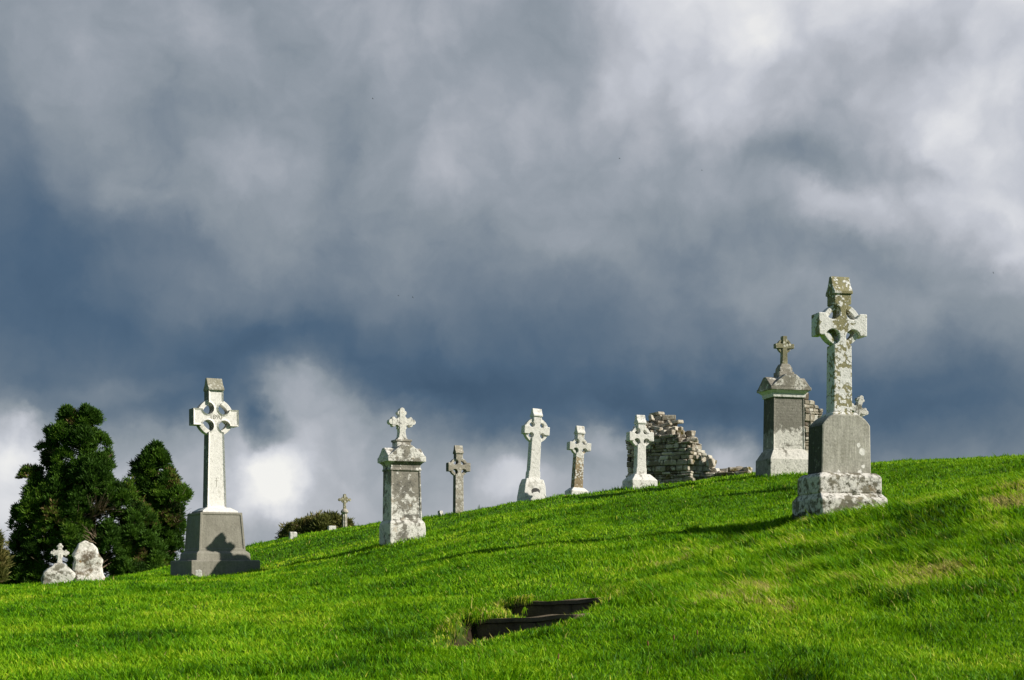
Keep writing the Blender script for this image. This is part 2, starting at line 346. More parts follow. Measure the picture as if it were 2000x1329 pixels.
def ground_h(X, Y):
    X = np.asarray(X, float); Y = np.asarray(Y, float)
    z = base_h(X, Y)
    q = np.clip((Y - 14) / 10, 0, 1); z = z - 0.085 * q * q * (3 - 2 * q) * np.clip((60 - Y) / 20, 0, 1)
    w = np.clip((Y - 2) / 6, 0, 1) * np.clip((60 - Y) / 20, 0, 1)
    z = z + w * (0.10 * (fbm(X * 0.55, Y * 0.55, 3, 3) - 0.5) + 0.075 * (fbm(X * 2.1, Y * 2.1, 9, 3) - 0.5))
    bank = np.clip((X - 0.10 * Y) / 2.0, 0, 1) * np.clip((Y - 10.5) / 2, 0, 1) * np.clip((20 - Y) / 3, 0, 1)
    z = z + bank * 0.10 * (fbm(X * 1.6, Y * 1.6, 21, 3) - 0.5)
    for cr, up_, dn_ in (([P2(1235, 14.0), P2(1300, 14.9), P2(1390, 16.2), P2(1470, 17.2), P2(1530, 17.9)], 0.06, 0.10), ([P2(1745, 17.9), P2(1850, 17.3), P2(1950, 16.9), P2(2150, 16.6)], 0.10, 0.12)):
        bd = np.full(X.shape, 99.0); sg = np.zeros(X.shape)
        for i in range(len(cr) - 1):
            (ax, ay), (bx, by) = cr[i], cr[i + 1]; ex, ey = bx - ax, by - ay; ll = math.hypot(ex, ey)
            tt_ = np.clip(((X - ax) * ex + (Y - ay) * ey) / (ll * ll), 0, 1)
            dd = np.hypot(X - ax - tt_ * ex, Y - ay - tt_ * ey); side_ = np.sign((X - ax) * ey - (Y - ay) * ex)
            k = dd < bd; bd = np.where(k, dd, bd); sg = np.where(k, side_, sg)
        sdist = bd * sg
        z = z + up_ * np.exp(-((sdist - 0.35) / 0.55) ** 2) - dn_ * np.exp(-((sdist + 0.75) / 0.55) ** 2)
    dip = np.zeros(X.shape)
    nr = (np.abs(X) < 2.5) & (Y > 9.5) & (Y < 15)
    if nr.any():
        xs, ys = X[nr], Y[nr]
        for (ax, ay), (bx, by), dp, wd in ((P2(880, 11.7), P2(980, 12.2), 0.10, 0.40), (P2(980, 12.2), P2(1030, 12.35), 0.10, 0.30), (P2(1075, 12.5), P2(1120, 12.9), 0.02, 0.25)):
            ex, ey = bx - ax, by - ay
            tt_ = np.clip(((xs - ax) * ex + (ys - ay) * ey) / (ex * ex + ey * ey), 0, 1)
            q = np.exp(-((xs - ax - tt_ * ex) ** 2 + (ys - ay - tt_ * ey) ** 2) / (2 * wd * wd))
            dip[nr] = np.maximum(dip[nr], dp * q)
    return z - 0.26 * cut_mask(X, Y) - dip
def gz(x, y): return float(ground_h(np.array([x]), np.array([y]))[0])

def axis(fine0, fine1, step, lo, hi):
    a = list(np.arange(fine0, fine1 + 1e-6, step))
    d = step; x = a[-1]
    while x < hi: d *= 1.25; x += d; a.append(min(x, hi))
    d = step; x = a[0]
    while x > lo: d *= 1.25; x -= d; a.insert(0, max(x, lo))
    return np.array(a)
gx = axis(-14, 15, 0.10, -2500, 2500); gy = axis(5, 37, 0.09, -60, 3500)
MX, MY = np.meshgrid(gx, gy, indexing='ij')
MZ = ground_h(MX, MY)
nx, ny = MX.shape
co = np.stack([MX, MY, MZ], -1).reshape(-1, 3)
ii = np.arange((nx - 1) * (ny - 1)); iX = ii // (ny - 1); iY = ii % (ny - 1)
v0 = iX * ny + iY
quads = np.stack([v0, v0 + ny, v0 + ny + 1, v0 + 1], 1)
def fast_mesh(name, co, faces_flat, loop_total, mat):
    me = bpy.data.meshes.new(name)
    me.vertices.add(len(co)); me.vertices.foreach_set('co', np.ascontiguousarray(co, np.float32).ravel())
    me.loops.add(len(faces_flat)); me.loops.foreach_set('vertex_index', np.ascontiguousarray(faces_flat, np.int32))
    n = len(loop_total); me.polygons.add(n)
    ls = np.concatenate([[0], np.cumsum(loop_total)[:-1]]).astype(np.int32)
    me.polygons.foreach_set('loop_start', ls); me.polygons.foreach_set('loop_total', np.asarray(loop_total, np.int32))
    me.update(calc_edges=True); me.materials.append(mat)
    return me

def new_mat(name):
    m = bpy.data.materials.new(name); m.use_nodes = True
    t = NT(m.node_tree); t.n.clear()
    out = t.new('ShaderNodeOutputMaterial')
    return m, t, out
def principled(t, out, color, rough=0.9, bump=None, bstr=0.3, bdist=0.02, spec=0.3):
    b = t.new('ShaderNodeBsdfPrincipled')
    t.put(b.inputs['Base Color'], color if hasattr(color, 'links') else tuple(color)[:3] + (1,))
    t.put(b.inputs['Roughness'], rough); b.inputs['Specular IOR Level'].default_value = spec
    if bump is not None:
        bn = t.new('ShaderNodeBump'); bn.inputs['Strength'].default_value = bstr; bn.inputs['Distance'].default_value = bdist
        t.put(bn.inputs['Height'], bump); t.l.new(bn.outputs[0], b.inputs['Normal'])
    t.l.new(b.outputs[0], out.inputs[0])
    return b

# ground: turf seen between the blades, bare soil in the cut
gm, t, out = new_mat('turf_soil')
ob = t.new('ShaderNodeTexCoord').outputs['Object']
c = t.ramp(t.noise(ob, 1.1, 6, 0.6), [(0.3, (0.045, 0.115, 0.006)), (0.55, (0.070, 0.170, 0.008)), (0.75, (0.110, 0.180, 0.016))])
c = t.mix(t.maprange(t.noise(ob, 9.0, 5, 0.6), 0.58, 0.72), c, (0.040, 0.060, 0.014))
at_c = t.new('ShaderNodeAttribute', attribute_name='bare')
c = t.mix(at_c.outputs['Fac'], c, t.ramp(t.noise(ob, 14, 5), [(0.3, (0.018, 0.013, 0.008)), (0.7, (0.055, 0.040, 0.024))]))
principled(t, out, c, 0.95, t.noise(ob, 22, 6, 0.65), 0.7, 0.05, 0.1)
me = fast_mesh('ground', co, quads.ravel(), np.full(len(quads), 4), gm)
me.polygons.foreach_set('use_smooth', [True] * len(me.polygons))
bare = np.clip(cut_mask(MX, MY) * 3.5, 0, 1).reshape(-1)
aa = me.attributes.new('bare', 'FLOAT', 'POINT'); aa.data.foreach_set('value', bare.astype(np.float32))
ground = link(bpy.data.objects.new('ground', me)); ground['kind'] = 'structure'

# ------------------------------------------------------------------ grass blades (one mesh)
gr, t, out = new_mat('grass_blades')
tint = t.new('ShaderNodeAttribute', attribute_name='tint').outputs['Fac']
hgt = t.new('ShaderNodeAttribute', attribute_name='along').outputs['Fac']
gc = t.ramp(tint, [(0.0, (0.012, 0.055, 0.003)), (0.22, (0.056, 0.205, 0.003)), (0.5, (0.188, 0.412, 0.007)), (0.75, (0.325, 0.525, 0.014)), (0.9, (0.520, 0.600, 0.040)), (1.0, (0.520, 0.420, 0.170))])
df = t.new('ShaderNodeBsdfPrincipled'); t.l.new(gc, df.inputs['Base Color']); df.inputs['Roughness'].default_value = 0.5; df.inputs['Specular IOR Level'].default_value = 0.10
tr = t.new('ShaderNodeBsdfTranslucent'); t.l.new(t.mix(0.45, gc, (0.27, 0.48, 0.004)), tr.inputs[0])
ms = t.new('ShaderNodeMixShader'); ms.inputs[0].default_value = 0.35
t.l.new(df.outputs[0], ms.inputs[1]); t.l.new(tr.outputs[0], ms.inputs[2]); t.l.new(ms.outputs[0], out.inputs[0])

def scatter(n, y0, y1, u0=-0.44, u1=0.44):
    Y = np.sqrt(RNG.uniform(y0 * y0, y1 * y1, n)); X = RNG.uniform(u0, u1, n) * Y
    return X, Y
bands = [(7.6, 11, 120000, 0.0090), (11, 15, 130000, 0.0105), (15, 20, 130000, 0.0135), (20, 27, 140000, 0.0165), (27, 38, 120000, 0.0210)]
Xs, Ys, Ws = [], [], []
for y0, y1, n, w in bands:
    um = 0.66 if y0 < 15 else 0.52
    x, y = scatter(int(n * um / 0.44), y0, y1, -um, um); Xs.append(x); Ys.append(y); Ws.append(np.full(len(x), w))
X = np.concatenate(Xs); Y = np.concatenate(Ys); Wd = np.concatenate(Ws)
cm = cut_mask(X, Y); k = cm < 0.35 + 0.9 * RNG.random(len(X)) ** 2; X, Y, Wd = X[k], Y[k], Wd[k]
N = len(X)
Zg = ground_h(X, Y)
clump = fbm(X * 3.2, Y * 3.2, 31, 3); patch = fbm(X * 0.7, Y * 0.7, 41, 4); fineN = fbm(X * 11, Y * 11, 51, 2)
bankm = np.clip((X - 0.06 * Y) / 1.5, 0, 1) * np.clip((Y - 11.3) / 1.0, 0, 1) * np.clip((20 - Y) / 2, 0, 1)
edge = np.clip(1 - np.abs(poly_sd(X, Y, CUT_LOW)) / 0.25, 0, 1) * (Y < 16) + np.clip(1 - np.abs(poly_sd(X, Y, CUT_UP)) / 0.25, 0, 1) * (Y < 16)
tuft = np.clip((clump - 0.60) / 0.12, 0, 1)
L = (0.022 + 0.034 * RNG.random(N)) * (0.70 + 0.7 * fineN) * (1 + 0.6 * tuft) * (1 + 0.55 * bankm)
for bx_, by_, br_ in ((-5.65, 27.05, .95), (-1.98, 25.7, .48), (4.37, 19.0, .70), (5.26, 27.5, .60), (2.69, 30, .48), (.37, 31, .4), (-7.65, 24, .4), (-7.2, 24.2, .4), (-1.21, 32, .2), (1.41, 33, .35)):
    L = L * (1 + 0.6 * np.exp(-((np.hypot(X - bx_, Y - by_) - br_) / 0.13) ** 2))
L *= np.where(RNG.random(N) < 0.02, 1.7, 1.0) * (1 - 0.15 * np.clip(edge, 0, 1))
ang = RNG.uniform(0, 2 * np.pi, N)
wind = fbm(X * 1.7, Y * 1.7, 61, 2) * 4 * np.pi
lean = (0.25 + 0.55 * RNG.random(N)) * L
dx = np.cos(ang) * lean + np.cos(wind) * 0.22 * L - (0.12 + 0.45 * bankm) * L; dy = np.sin(ang) * lean + np.sin(wind) * 0.22 * L
yel = np.clip((fbm(X * 0.9, Y * 0.9, 71, 4) - 0.5) * 1.7 + (fbm(X * 0.28, Y * 0.40, 75, 3) - 0.52) * 0.9, -0.42, 0.36)
mott = fbm(X * 2.2, Y * 2.2, 81, 3) - 0.5
tn = 0.50 + 0.54 * (RNG.random(N) - 0.5) + 0.55 * yel - 0.03 - 0.20 * tuft + bankm * (0.06 + 1.5 * mott)
for tx, ty_, tr_, ts_ in ((1.80, 9.05, .22, 1.0), (-.95, 11.3, .16, .7), (3.35, 10.9, .2, .35), (-2.9, 9.6, .25, .3), (1.2, 9.6, .2, .3), (-3.3, 16.5, .3, .35)):   # dark lush tussocks
    q_ = ts_ * np.exp(-(((X - tx) ** 2 + (Y - ty_) ** 2) / (2 * tr_ * tr_)) ** 1.5); L = L * (1 + 1.1 * q_); tn = tn - 0.42 * q_
    dx = dx * (1 + 1.0 * q_); dy = dy * (1 + 1.0 * q_)
for tx, ty_, tr_ in ((P2(908, 12.75) + (.10,)), (P2(925, 13.05) + (.10,)), (P2(985, 13.75) + (.12,)), (P2(1003, 14.05) + (.12,)), (P2(892, 12.45) + (.12,)), (P2(1050, 14.2) + (.12,)), (P2(1165, 14.6) + (.18,))):   # withered overhanging edges
    q_ = np.exp(-(((X - tx) ** 2 + (Y - ty_) ** 2) / (2 * tr_ * tr_)) ** 1.5); L = L * (1 + 0.8 * q_); dx = dx * (1 + .8 * q_); dy = dy * (1 + .8 * q_) - .03 * q_
    tn = np.where(RNG.random(N) < 0.55 * q_, np.where(RNG.random(N) < 0.5, 0.9 + 0.1 * RNG.random(N), 0.1 * RNG.random(N)), tn)
tn = np.where(RNG.random(N) < 0.012 + 0.05 * bankm * (patch > 0.5), 0.9 + 0.1 * RNG.random(N), tn)
tn = np.where((edge > 0.3) & (RNG.random(N) < 0.35), 0.85 + 0.15 * RNG.random(N), tn)
fa = RNG.uniform(0, np.pi, N); sx = np.cos(fa) * Wd / 2; sy = np.sin(fa) * Wd / 2
Zb = Zg - 0.012
base = np.stack([X, Y, Zb], 1); side = np.stack([sx, sy, np.zeros(N)], 1)
m1 = base + np.stack([dx * 0.30, dy * 0.30, L * 0.55], 1); m2 = base + np.stack([dx, dy, L * 0.98], 1)
vco = np.stack([base - side, base + side, m1 - side * 0.85, m1 + side * 0.85, m2], 1).reshape(-1, 3)
b5 = np.arange(N) * 5
ev_, es_, et_ = [], [], []
for (pxa, pya, Ya), (pxb, pyb, Yb), seed_ in (((915, 1207, 12.97), (1075, 1187, 12.60), 3), ((992, 1174, 13.94), (1180, 1152, 13.48), 7)):
    A_ = np.array(at(pxa, pya, Ya)); B_ = np.array(at(pxb, pyb, Yb)); n_ = 1500
    tt_ = RNG.random(n_); dens = vnoise(tt_ * 9 + seed_, tt_ * 0 + 1.5, seed_)
    keep = dens + 0.45 * np.maximum(0, 0.25 - tt_) / 0.25 + 0.22 * RNG.random(n_) - 0.35 * np.clip((tt_ - .3) / .3, 0, 1) > 0.72; tt_ = tt_[keep]; n_ = len(tt_)
    P_ = A_ + (B_ - A_) * tt_[:, None] + np.stack([RNG.uniform(-.01, .01, n_), RNG.uniform(-.02, .10, n_), RNG.uniform(-.03, .005, n_)], 1)
    ln_ = 0.05 + 0.06 * RNG.random(n_); sx2 = RNG.uniform(-.5, .5, n_)
    M_ = P_ + np.stack([sx2 * ln_ * .4, -ln_ * .35, ln_ * .45], 1); T_ = P_ + np.stack([sx2 * ln_, -ln_ * (.6 + .5 * RNG.random(n_)), ln_ * RNG.uniform(-.7, .6, n_)], 1)
    S2 = np.stack([np.full(n_, .0042), np.zeros(n_), np.zeros(n_)], 1)
    ev_.append(np.stack([P_ - S2, P_ + S2, M_ - S2 * .85, M_ + S2 * .85, T_], 1).reshape(-1, 3)); et_.append(np.where(RNG.random(n_) < .35, .86 + .14 * RNG.random(n_), .15 + .5 * RNG.random(n_)))
vco = np.concatenate([vco] + ev_); tn = np.concatenate([tn] + et_); N = len(tn); b5 = np.arange(N) * 5
fl = np.stack([b5, b5 + 1, b5 + 3, b5 + 2, b5 + 2, b5 + 3, b5 + 4], 1).ravel()
lt = np.tile([4, 3], N)
gme = fast_mesh('grass', vco, fl, lt, gr)
tn = np.clip(tn, 0, 1)
at1 = gme.attributes.new('tint', 'FLOAT', 'POINT'); at1.data.foreach_set('value', np.repeat(tn, 5).astype(np.float32))
at2 = gme.attributes.new('along', 'FLOAT', 'POINT'); at2.data.foreach_set('value', np.tile([0, 0, .5, .5, 1], N).astype(np.float32))
grass = link(bpy.data.objects.new('grass', gme)); grass['kind'] = 'stuff'
grass['label'] = 'short bright green grass covering the hillside graveyard'; grass['category'] = 'grass'

# ------------------------------------------------------------------ stone materials
def stone(name, base, dark, lichen=(0.72, 0.71, 0.66), cover=0.5, lscale=9.0, soft=0.03, zgrad=None, stain=0.3, ochre=0.0, moss=0.0, streak=0.0, xgrad=None, vw=1.0, left_dark=0.0, spots=(), grain=0.35, bump=0.5, text=None):
    """weathered limestone: mottled base, patches of pale lichen, black specks, ochre spots.
    zgrad = ((z, added cover), ...) in metres over the part's own height"""
    m, t, out = new_mat(name)
    ob = t.new('ShaderNodeTexCoord').outputs['Object']
    n1 = t.noise(ob, 3.0, 7, 0.62); n2 = t.noise(ob, 55.0, 4, 0.7)
    c = t.mix(t.maprange(n1, 0.35, 0.65), dark, base)
    if streak:
        mp = t.new('ShaderNodeMapping'); t.put(mp.inputs[0], ob); mp.inputs['Scale'].default_value = (28, 28, 2.6)
        c = t.mix(t.math('MULTIPLY', t.maprange(t.noise(mp.outputs[0], 1.0, 5, 0.6), 0.45, 0.68), streak), c, tuple(v * 1.45 for v in base))
    # lichen patches: rounded cells broken up by noise
    wob = t.vmath('ADD', ob, t.vmath('SCALE', t.vmath('SUBTRACT', t.noise(ob, lscale * 1.7, 4, 0.6, color=True), (0.5, 0.5, 0.5)), scale=0.55 / lscale))
    v = t.voro(wob, lscale); big = t.noise(ob, lscale * 0.28, 5, 0.6)
    fr = t.noise(wob, lscale * 0.8, 9, 0.72)
    fld = t.math('ADD', t.math('ADD', t.math('MULTIPLY', t.math('SUBTRACT', 1.0, v), 0.5 * vw), t.math('MULTIPLY', big, 0.9)), t.math('MULTIPLY_ADD', fr, 1.2 * (1 - vw), -0.27 * (1 - vw)))
    thr = 1.15 - cover * 0.62
    if zgrad:
        sp = t.new('ShaderNodeSeparateXYZ'); t.put(sp.inputs[0], ob)
        zs = [z for z, _ in zgrad]; z0, z1 = zs[0], zs[-1]
        rr = t.ramp(t.maprange(sp.outputs[2], z0, z1), [((z - z0) / (z1 - z0), (0.5 + g,) * 3) for z, g in zgrad])
        fld = t.math('ADD', fld, t.math('MULTIPLY', t.math('SUBTRACT', rr, 0.5), 0.62))
    if xgrad:
        sx_ = t.new('ShaderNodeSeparateXYZ'); t.put(sx_.inputs[0], ob)
        fld = t.math('ADD', fld, t.maprange(t.math('ABSOLUTE', sx_.outputs[0]), xgrad[0], xgrad[1], 0, xgrad[2]))
    msk = t.maprange(fld, thr - soft, thr + soft)
    lc = t.mix(t.noise(ob, 24, 4, 0.6), tuple(v * 0.74 for v in lichen), lichen)
    c = t.mix(msk, c, lc)
    if left_dark:   # patchy near-black colour on the faces turned left
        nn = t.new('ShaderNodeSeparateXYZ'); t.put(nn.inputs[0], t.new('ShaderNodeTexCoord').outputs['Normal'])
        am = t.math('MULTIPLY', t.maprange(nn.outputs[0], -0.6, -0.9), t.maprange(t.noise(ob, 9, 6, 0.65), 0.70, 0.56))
        c = t.mix(t.math('MULTIPLY', am, left_dark), c, (0.045, 0.046, 0.035))
    for sx__, sz__, sr__ in spots:
        dd = t.vmath('LENGTH', t.vmath('MULTIPLY', t.vmath('SUBTRACT', wob, (sx__, -0.21, sz__)), (1, 0.3, 0.85)))
        c = t.mix(t.maprange(dd, sr__ * 1.06, sr__ * 0.94), c, (0.84, 0.83, 0.79))
    if stain:
        st = t.maprange(t.noise(ob, 7.5, 8, 0.72), 0.58, 0.70)
        c = t.mix(t.math('MULTIPLY', st, stain), c, tuple(v * 0.35 for v in dark))
    sk = t.maprange(t.noise(ob, 26, 6, 0.75), 0.54, 0.63)
    c = t.mix(t.math('MULTIPLY', sk, 0.45 * (0.4 + stain)), c, (0.05, 0.05, 0.045))
    if ochre: c = t.mix(t.math('MULTIPLY', t.maprange(t.noise(ob, 5.3, 5, 0.6), 0.62, 0.68), ochre), c, (0.36, 0.20, 0.05))
    if moss:
        sm = t.new('ShaderNodeSeparateXYZ'); t.put(sm.inputs[0], ob)
        mn = t.math('ADD', t.noise(ob, 4.4, 6, 0.65), t.math('MULTIPLY', t.maprange(sm.outputs[2], 0.26, 0.0, -0.06, 0.10), t.maprange(sm.outputs[0], 0.1, -0.3, 0.3, 1.0)))
        c = t.mix(t.math('MULTIPLY', t.maprange(mn, 0.55, 0.60), moss), c, (0.035, 0.036, 0.012))
    if text:   # worn rows of illegible carved letters on the panel
        z0, z1 = text
        sp2 = t.new('ShaderNodeSeparateXYZ'); t.put(sp2.inputs[0], ob)
        row = t.maprange(t.math('SINE', t.math('MULTIPLY', sp2.outputs[2], 2 * math.pi / 0.055)), 0.1, 0.5)
        mp = t.new('ShaderNodeMapping'); t.put(mp.inputs[0], ob); mp.inputs['Scale'].default_value = (60, 3, 18.2)
        lt_ = t.maprange(t.noise(mp.outputs[0], 1.0, 2, 0.5), 0.46, 0.58)
        lim = t.math('MULTIPLY', t.maprange(sp2.outputs[2], z0, z0 + 0.15), t.maprange(sp2.outputs[2], z1, z1 - 0.04))
        nf = t.new('ShaderNodeSeparateXYZ'); t.put(nf.inputs[0], t.new('ShaderNodeTexCoord').outputs['Normal'])
        tm = t.math('MULTIPLY', t.math('MULTIPLY', row, lt_), t.math('MULTIPLY', t.math('MULTIPLY', lim, 0.17), t.maprange(nf.outputs[1], -0.6, -0.9)))
        c = t.mix(tm, c, (0.62, 0.60, 0.55))
    c = t.mix(grain, c, t.mix(1.0, c, t.ramp(n2, [(0.3, (0.45, 0.45, 0.45)), (0.7, (1.35, 1.35, 1.35))]), 'MULTIPLY'))
    bh = t.math('ADD', t.math('ADD', t.math('MULTIPLY', n2, 0.5), t.math('MULTIPLY', t.noise(ob, 14, 6, 0.65), 1.0)), t.math('MULTIPLY', msk, 0.35))
    principled(t, out, c, 0.92, bh, bump, 0.02, 0.2)
    return m

# ------------------------------------------------------------------ cross outlines
def celtic_outline(wb, w, wt, zc, A, h, r, o, ztop, foot=None):
    """2D outline (x,z): shaft half widths wb (foot) -> w (under the ring) -> wt (top), arms to +-A, half height h, ring notches r"""
    s = math.sqrt(r * r - o * o); n = 11
    a0 = math.atan2(-s, -o) % (2 * math.pi); a1 = math.atan2(o, s)
    right = []
    if foot:
        right += [(foot[0], 0), (foot[0] * 0.97, foot[1]), (wb, foot[1] + 0.04)]
    else: right += [(wb, 0)]
    cx = w + o
    lo = [(cx + r * math.cos(a0 + (a1 - a0) * i / (n - 1)), zc - h - o + r * math.sin(a0 + (a1 - a0) * i / (n - 1))) for i in range(n)]
    right += lo
    right += [(A, zc - h), (A, zc + h)]
    cx2 = wt + o
    right += [(cx2 + r * math.cos(-(a1 + (a0 - a1) * i / (n - 1))), zc + h + o + r * math.sin(-(a1 + (a0 - a1) * i / (n - 1)))) for i in range(n)]
    right += [(wt, ztop)]
    return right + [(-x, z) for x, z in reversed(right)]
def annulus(bm, zc, ri, ro, y0, y1, n=48):
    R_ = []
    for y in (y0, y1):
        for r in (ri, ro): R_.append([bm.verts.new((r * math.cos(2 * math.pi * i / n), y, zc + r * math.sin(2 * math.pi * i / n))) for i in range(n)])
    fi, fo, bi, bo = R_
    for i in range(n):
        j = (i + 1) % n
        bm.faces.new((fi[i], fi[j], fo[j], fo[i])); bm.faces.new((bi[i], bo[i], bo[j], bi[j]))
        bm.faces.new((fo[i], fo[j], bo[j], bo[i])); bm.faces.new((fi[i], bi[i], bi[j], fi[j]))
def ring_segments(root, z0, mat, zc, w, wt, h, r, o, ro, tr):
    for sx in (-1, 1):
        for sz in (-1, 1):
            ww = wt if sz > 0 else w
            cx, cz = ww + o, h + o; s = math.sqrt(r * r - o * o)
            g0 = math.atan2(math.sqrt(ro * ro - ww * ww), ww); g1 = math.atan2(h, math.sqrt(ro * ro - h * h))
            p = [(ww - 0.02, cz + s)] + [(ww - 0.02, math.sqrt(ro * ro - ww * ww))]
            p += [(ro * math.cos(g0 + (g1 - g0) * i / 10), ro * math.sin(g0 + (g1 - g0) * i / 10)) for i in range(11)]
            p += [(math.sqrt(ro * ro - h * h), h - 0.02), (cx + s, h - 0.02)]
            e0 = math.atan2(-o, s); e1 = math.atan2(s, -o)
            p += [(cx + r * math.cos(e0 + (e1 - e0) * i / 10), cz + r * math.sin(e0 + (e1 - e0) * i / 10)) for i in range(11)]
            bm = bmesh.new(); prism_xz(bm, [(sx * x, z0 + zc + sz * z) for x, z in p], -tr / 2, tr / 2)
            mesh_obj('ring_segment', bm, mat, root)
def hood(bm, hx, hy, z0, hh, flare=0.02):
    """little house-roof cap, ridge left to right"""
    prism_yz(bm, [(-hy - flare, z0 - 0.02), (hy + flare, z0 - 0.02), (hy + flare, z0 + 0.015), (hy * 0.62, z0 + hh * 0.45), (0.028, z0 + hh), (-0.028, z0 + hh), (-hy * 0.62, z0 + hh * 0.45), (-hy - flare, z0 + 0.015)], -hx - flare * 0.6, hx + flare * 0.6)
def celtic_cross(root, z0, mat, T, wb, w, wt, zc, A, h, r, o, ztop, ri, ro, tr, hh, inset=0.0, foot=None, mat_hood=None, mat_ring=None, bevel=0.012):
    bm = bmesh.new()
    ff = prism_xz(bm, [(x, z + z0) for x, z in celtic_outline(wb, w, wt, zc, A, h, r, o, ztop + 0.03, foot)], -T / 2, T / 2)
    bmesh.ops.recalc_face_normals(bm, faces=bm.faces[:])
    if inset:
        bmesh.ops.inset_region(bm, faces=[ff], thickness=inset, depth=-0.024, use_even_offset=True)
    mesh_obj('cross', bm, mat, root, 0.0 if inset else bevel)
    if ri is None: ring_segments(root, z0, mat, zc, w, wt, h, r, o, ro, tr)
    else: bm = bmesh.new(); annulus(bm, z0 + zc, ri, ro, -tr / 2, tr / 2); mesh_obj('ring', bm, mat_ring or mat, root, bevel * 0.6)
    if hh:
        bm = bmesh.new(); hood(bm, wt, T / 2, z0 + ztop, hh); mesh_obj('hood', bm, mat_hood or mat, root, 0.008)
def trefoil_cross(bm, z0, H, A, zc, w, d, lobe):
    """cross with three-lobed ends; overlapping solids of slightly different depth"""
    prism_xz(bm, [(-w * 1.9, z0), (w * 1.9, z0), (w * 1.25, z0 + H * 0.10), (w, z0 + H * 0.24), (w * 0.92, z0 + H), (-w * 0.92, z0 + H), (-w, z0 + H * 0.24), (-w * 1.25, z0 + H * 0.10)], -d / 2, d / 2)
    c = z0 + zc
    prism_xz(bm, [(-A, c - w), (A, c - w), (A, c + w), (-A, c + w)], -d / 2 + 0.004, d / 2 - 0.004)
    for k, (ex, ez, tx, tz) in enumerate(((A, c, 0, 1), (-A, c, 0, 1), (0, z0 + H, 1, 0))):
        ux, uz = (1 if ex > 0 else -1 if ex < 0 else 0), (1 if ex == 0 else 0)
        cyl_y(bm, ex + ux * lobe * 0.25, ez + uz * lobe * 0.25, lobe * 0.85, -d / 2 + 0.009, d / 2 - 0.009, 12)
        for s in (-1, 1):
            cyl_y(bm, ex - ux * lobe * 0.55 + tx * s * lobe * 0.95, ez - uz * lobe * 0.55 + tz * s * lobe * 0.95, lobe * 0.62, -d / 2 + 0.013 + 0.002 * s, d / 2 - 0.013 - 0.002 * s, 12)
    cyl_y(bm, 0, c, w * 1.9, -d / 2 + 0.006, d / 2 - 0.006, 20)
    for sx in (-1, 1): cyl_y(bm, sx * w * 0.95, z0 + H * 0.42, w * 0.5, -d / 2 + 0.017, d / 2 - 0.017, 10)
def cross_gable(bm, z0, hx, hy, band, rise, hip=0.75):
    """eaves band with a pediment on the front and on each side"""
    box(bm, -hx, hx, -hy, hy, z0, z0 + band)
    z = z0 + band - 0.002
    prism_xz(bm, [(-hx + .003, z), (hx - .003, z), (0.10, z + rise), (-0.10, z + rise)], -hy + 0.006, hy - 0.006)
    prism_yz(bm, [(-hy + .009, z), (hy - .009, z), (0.05, z + rise * hip), (-0.05, z + rise * hip)], -hx + 0.012, hx - 0.012)

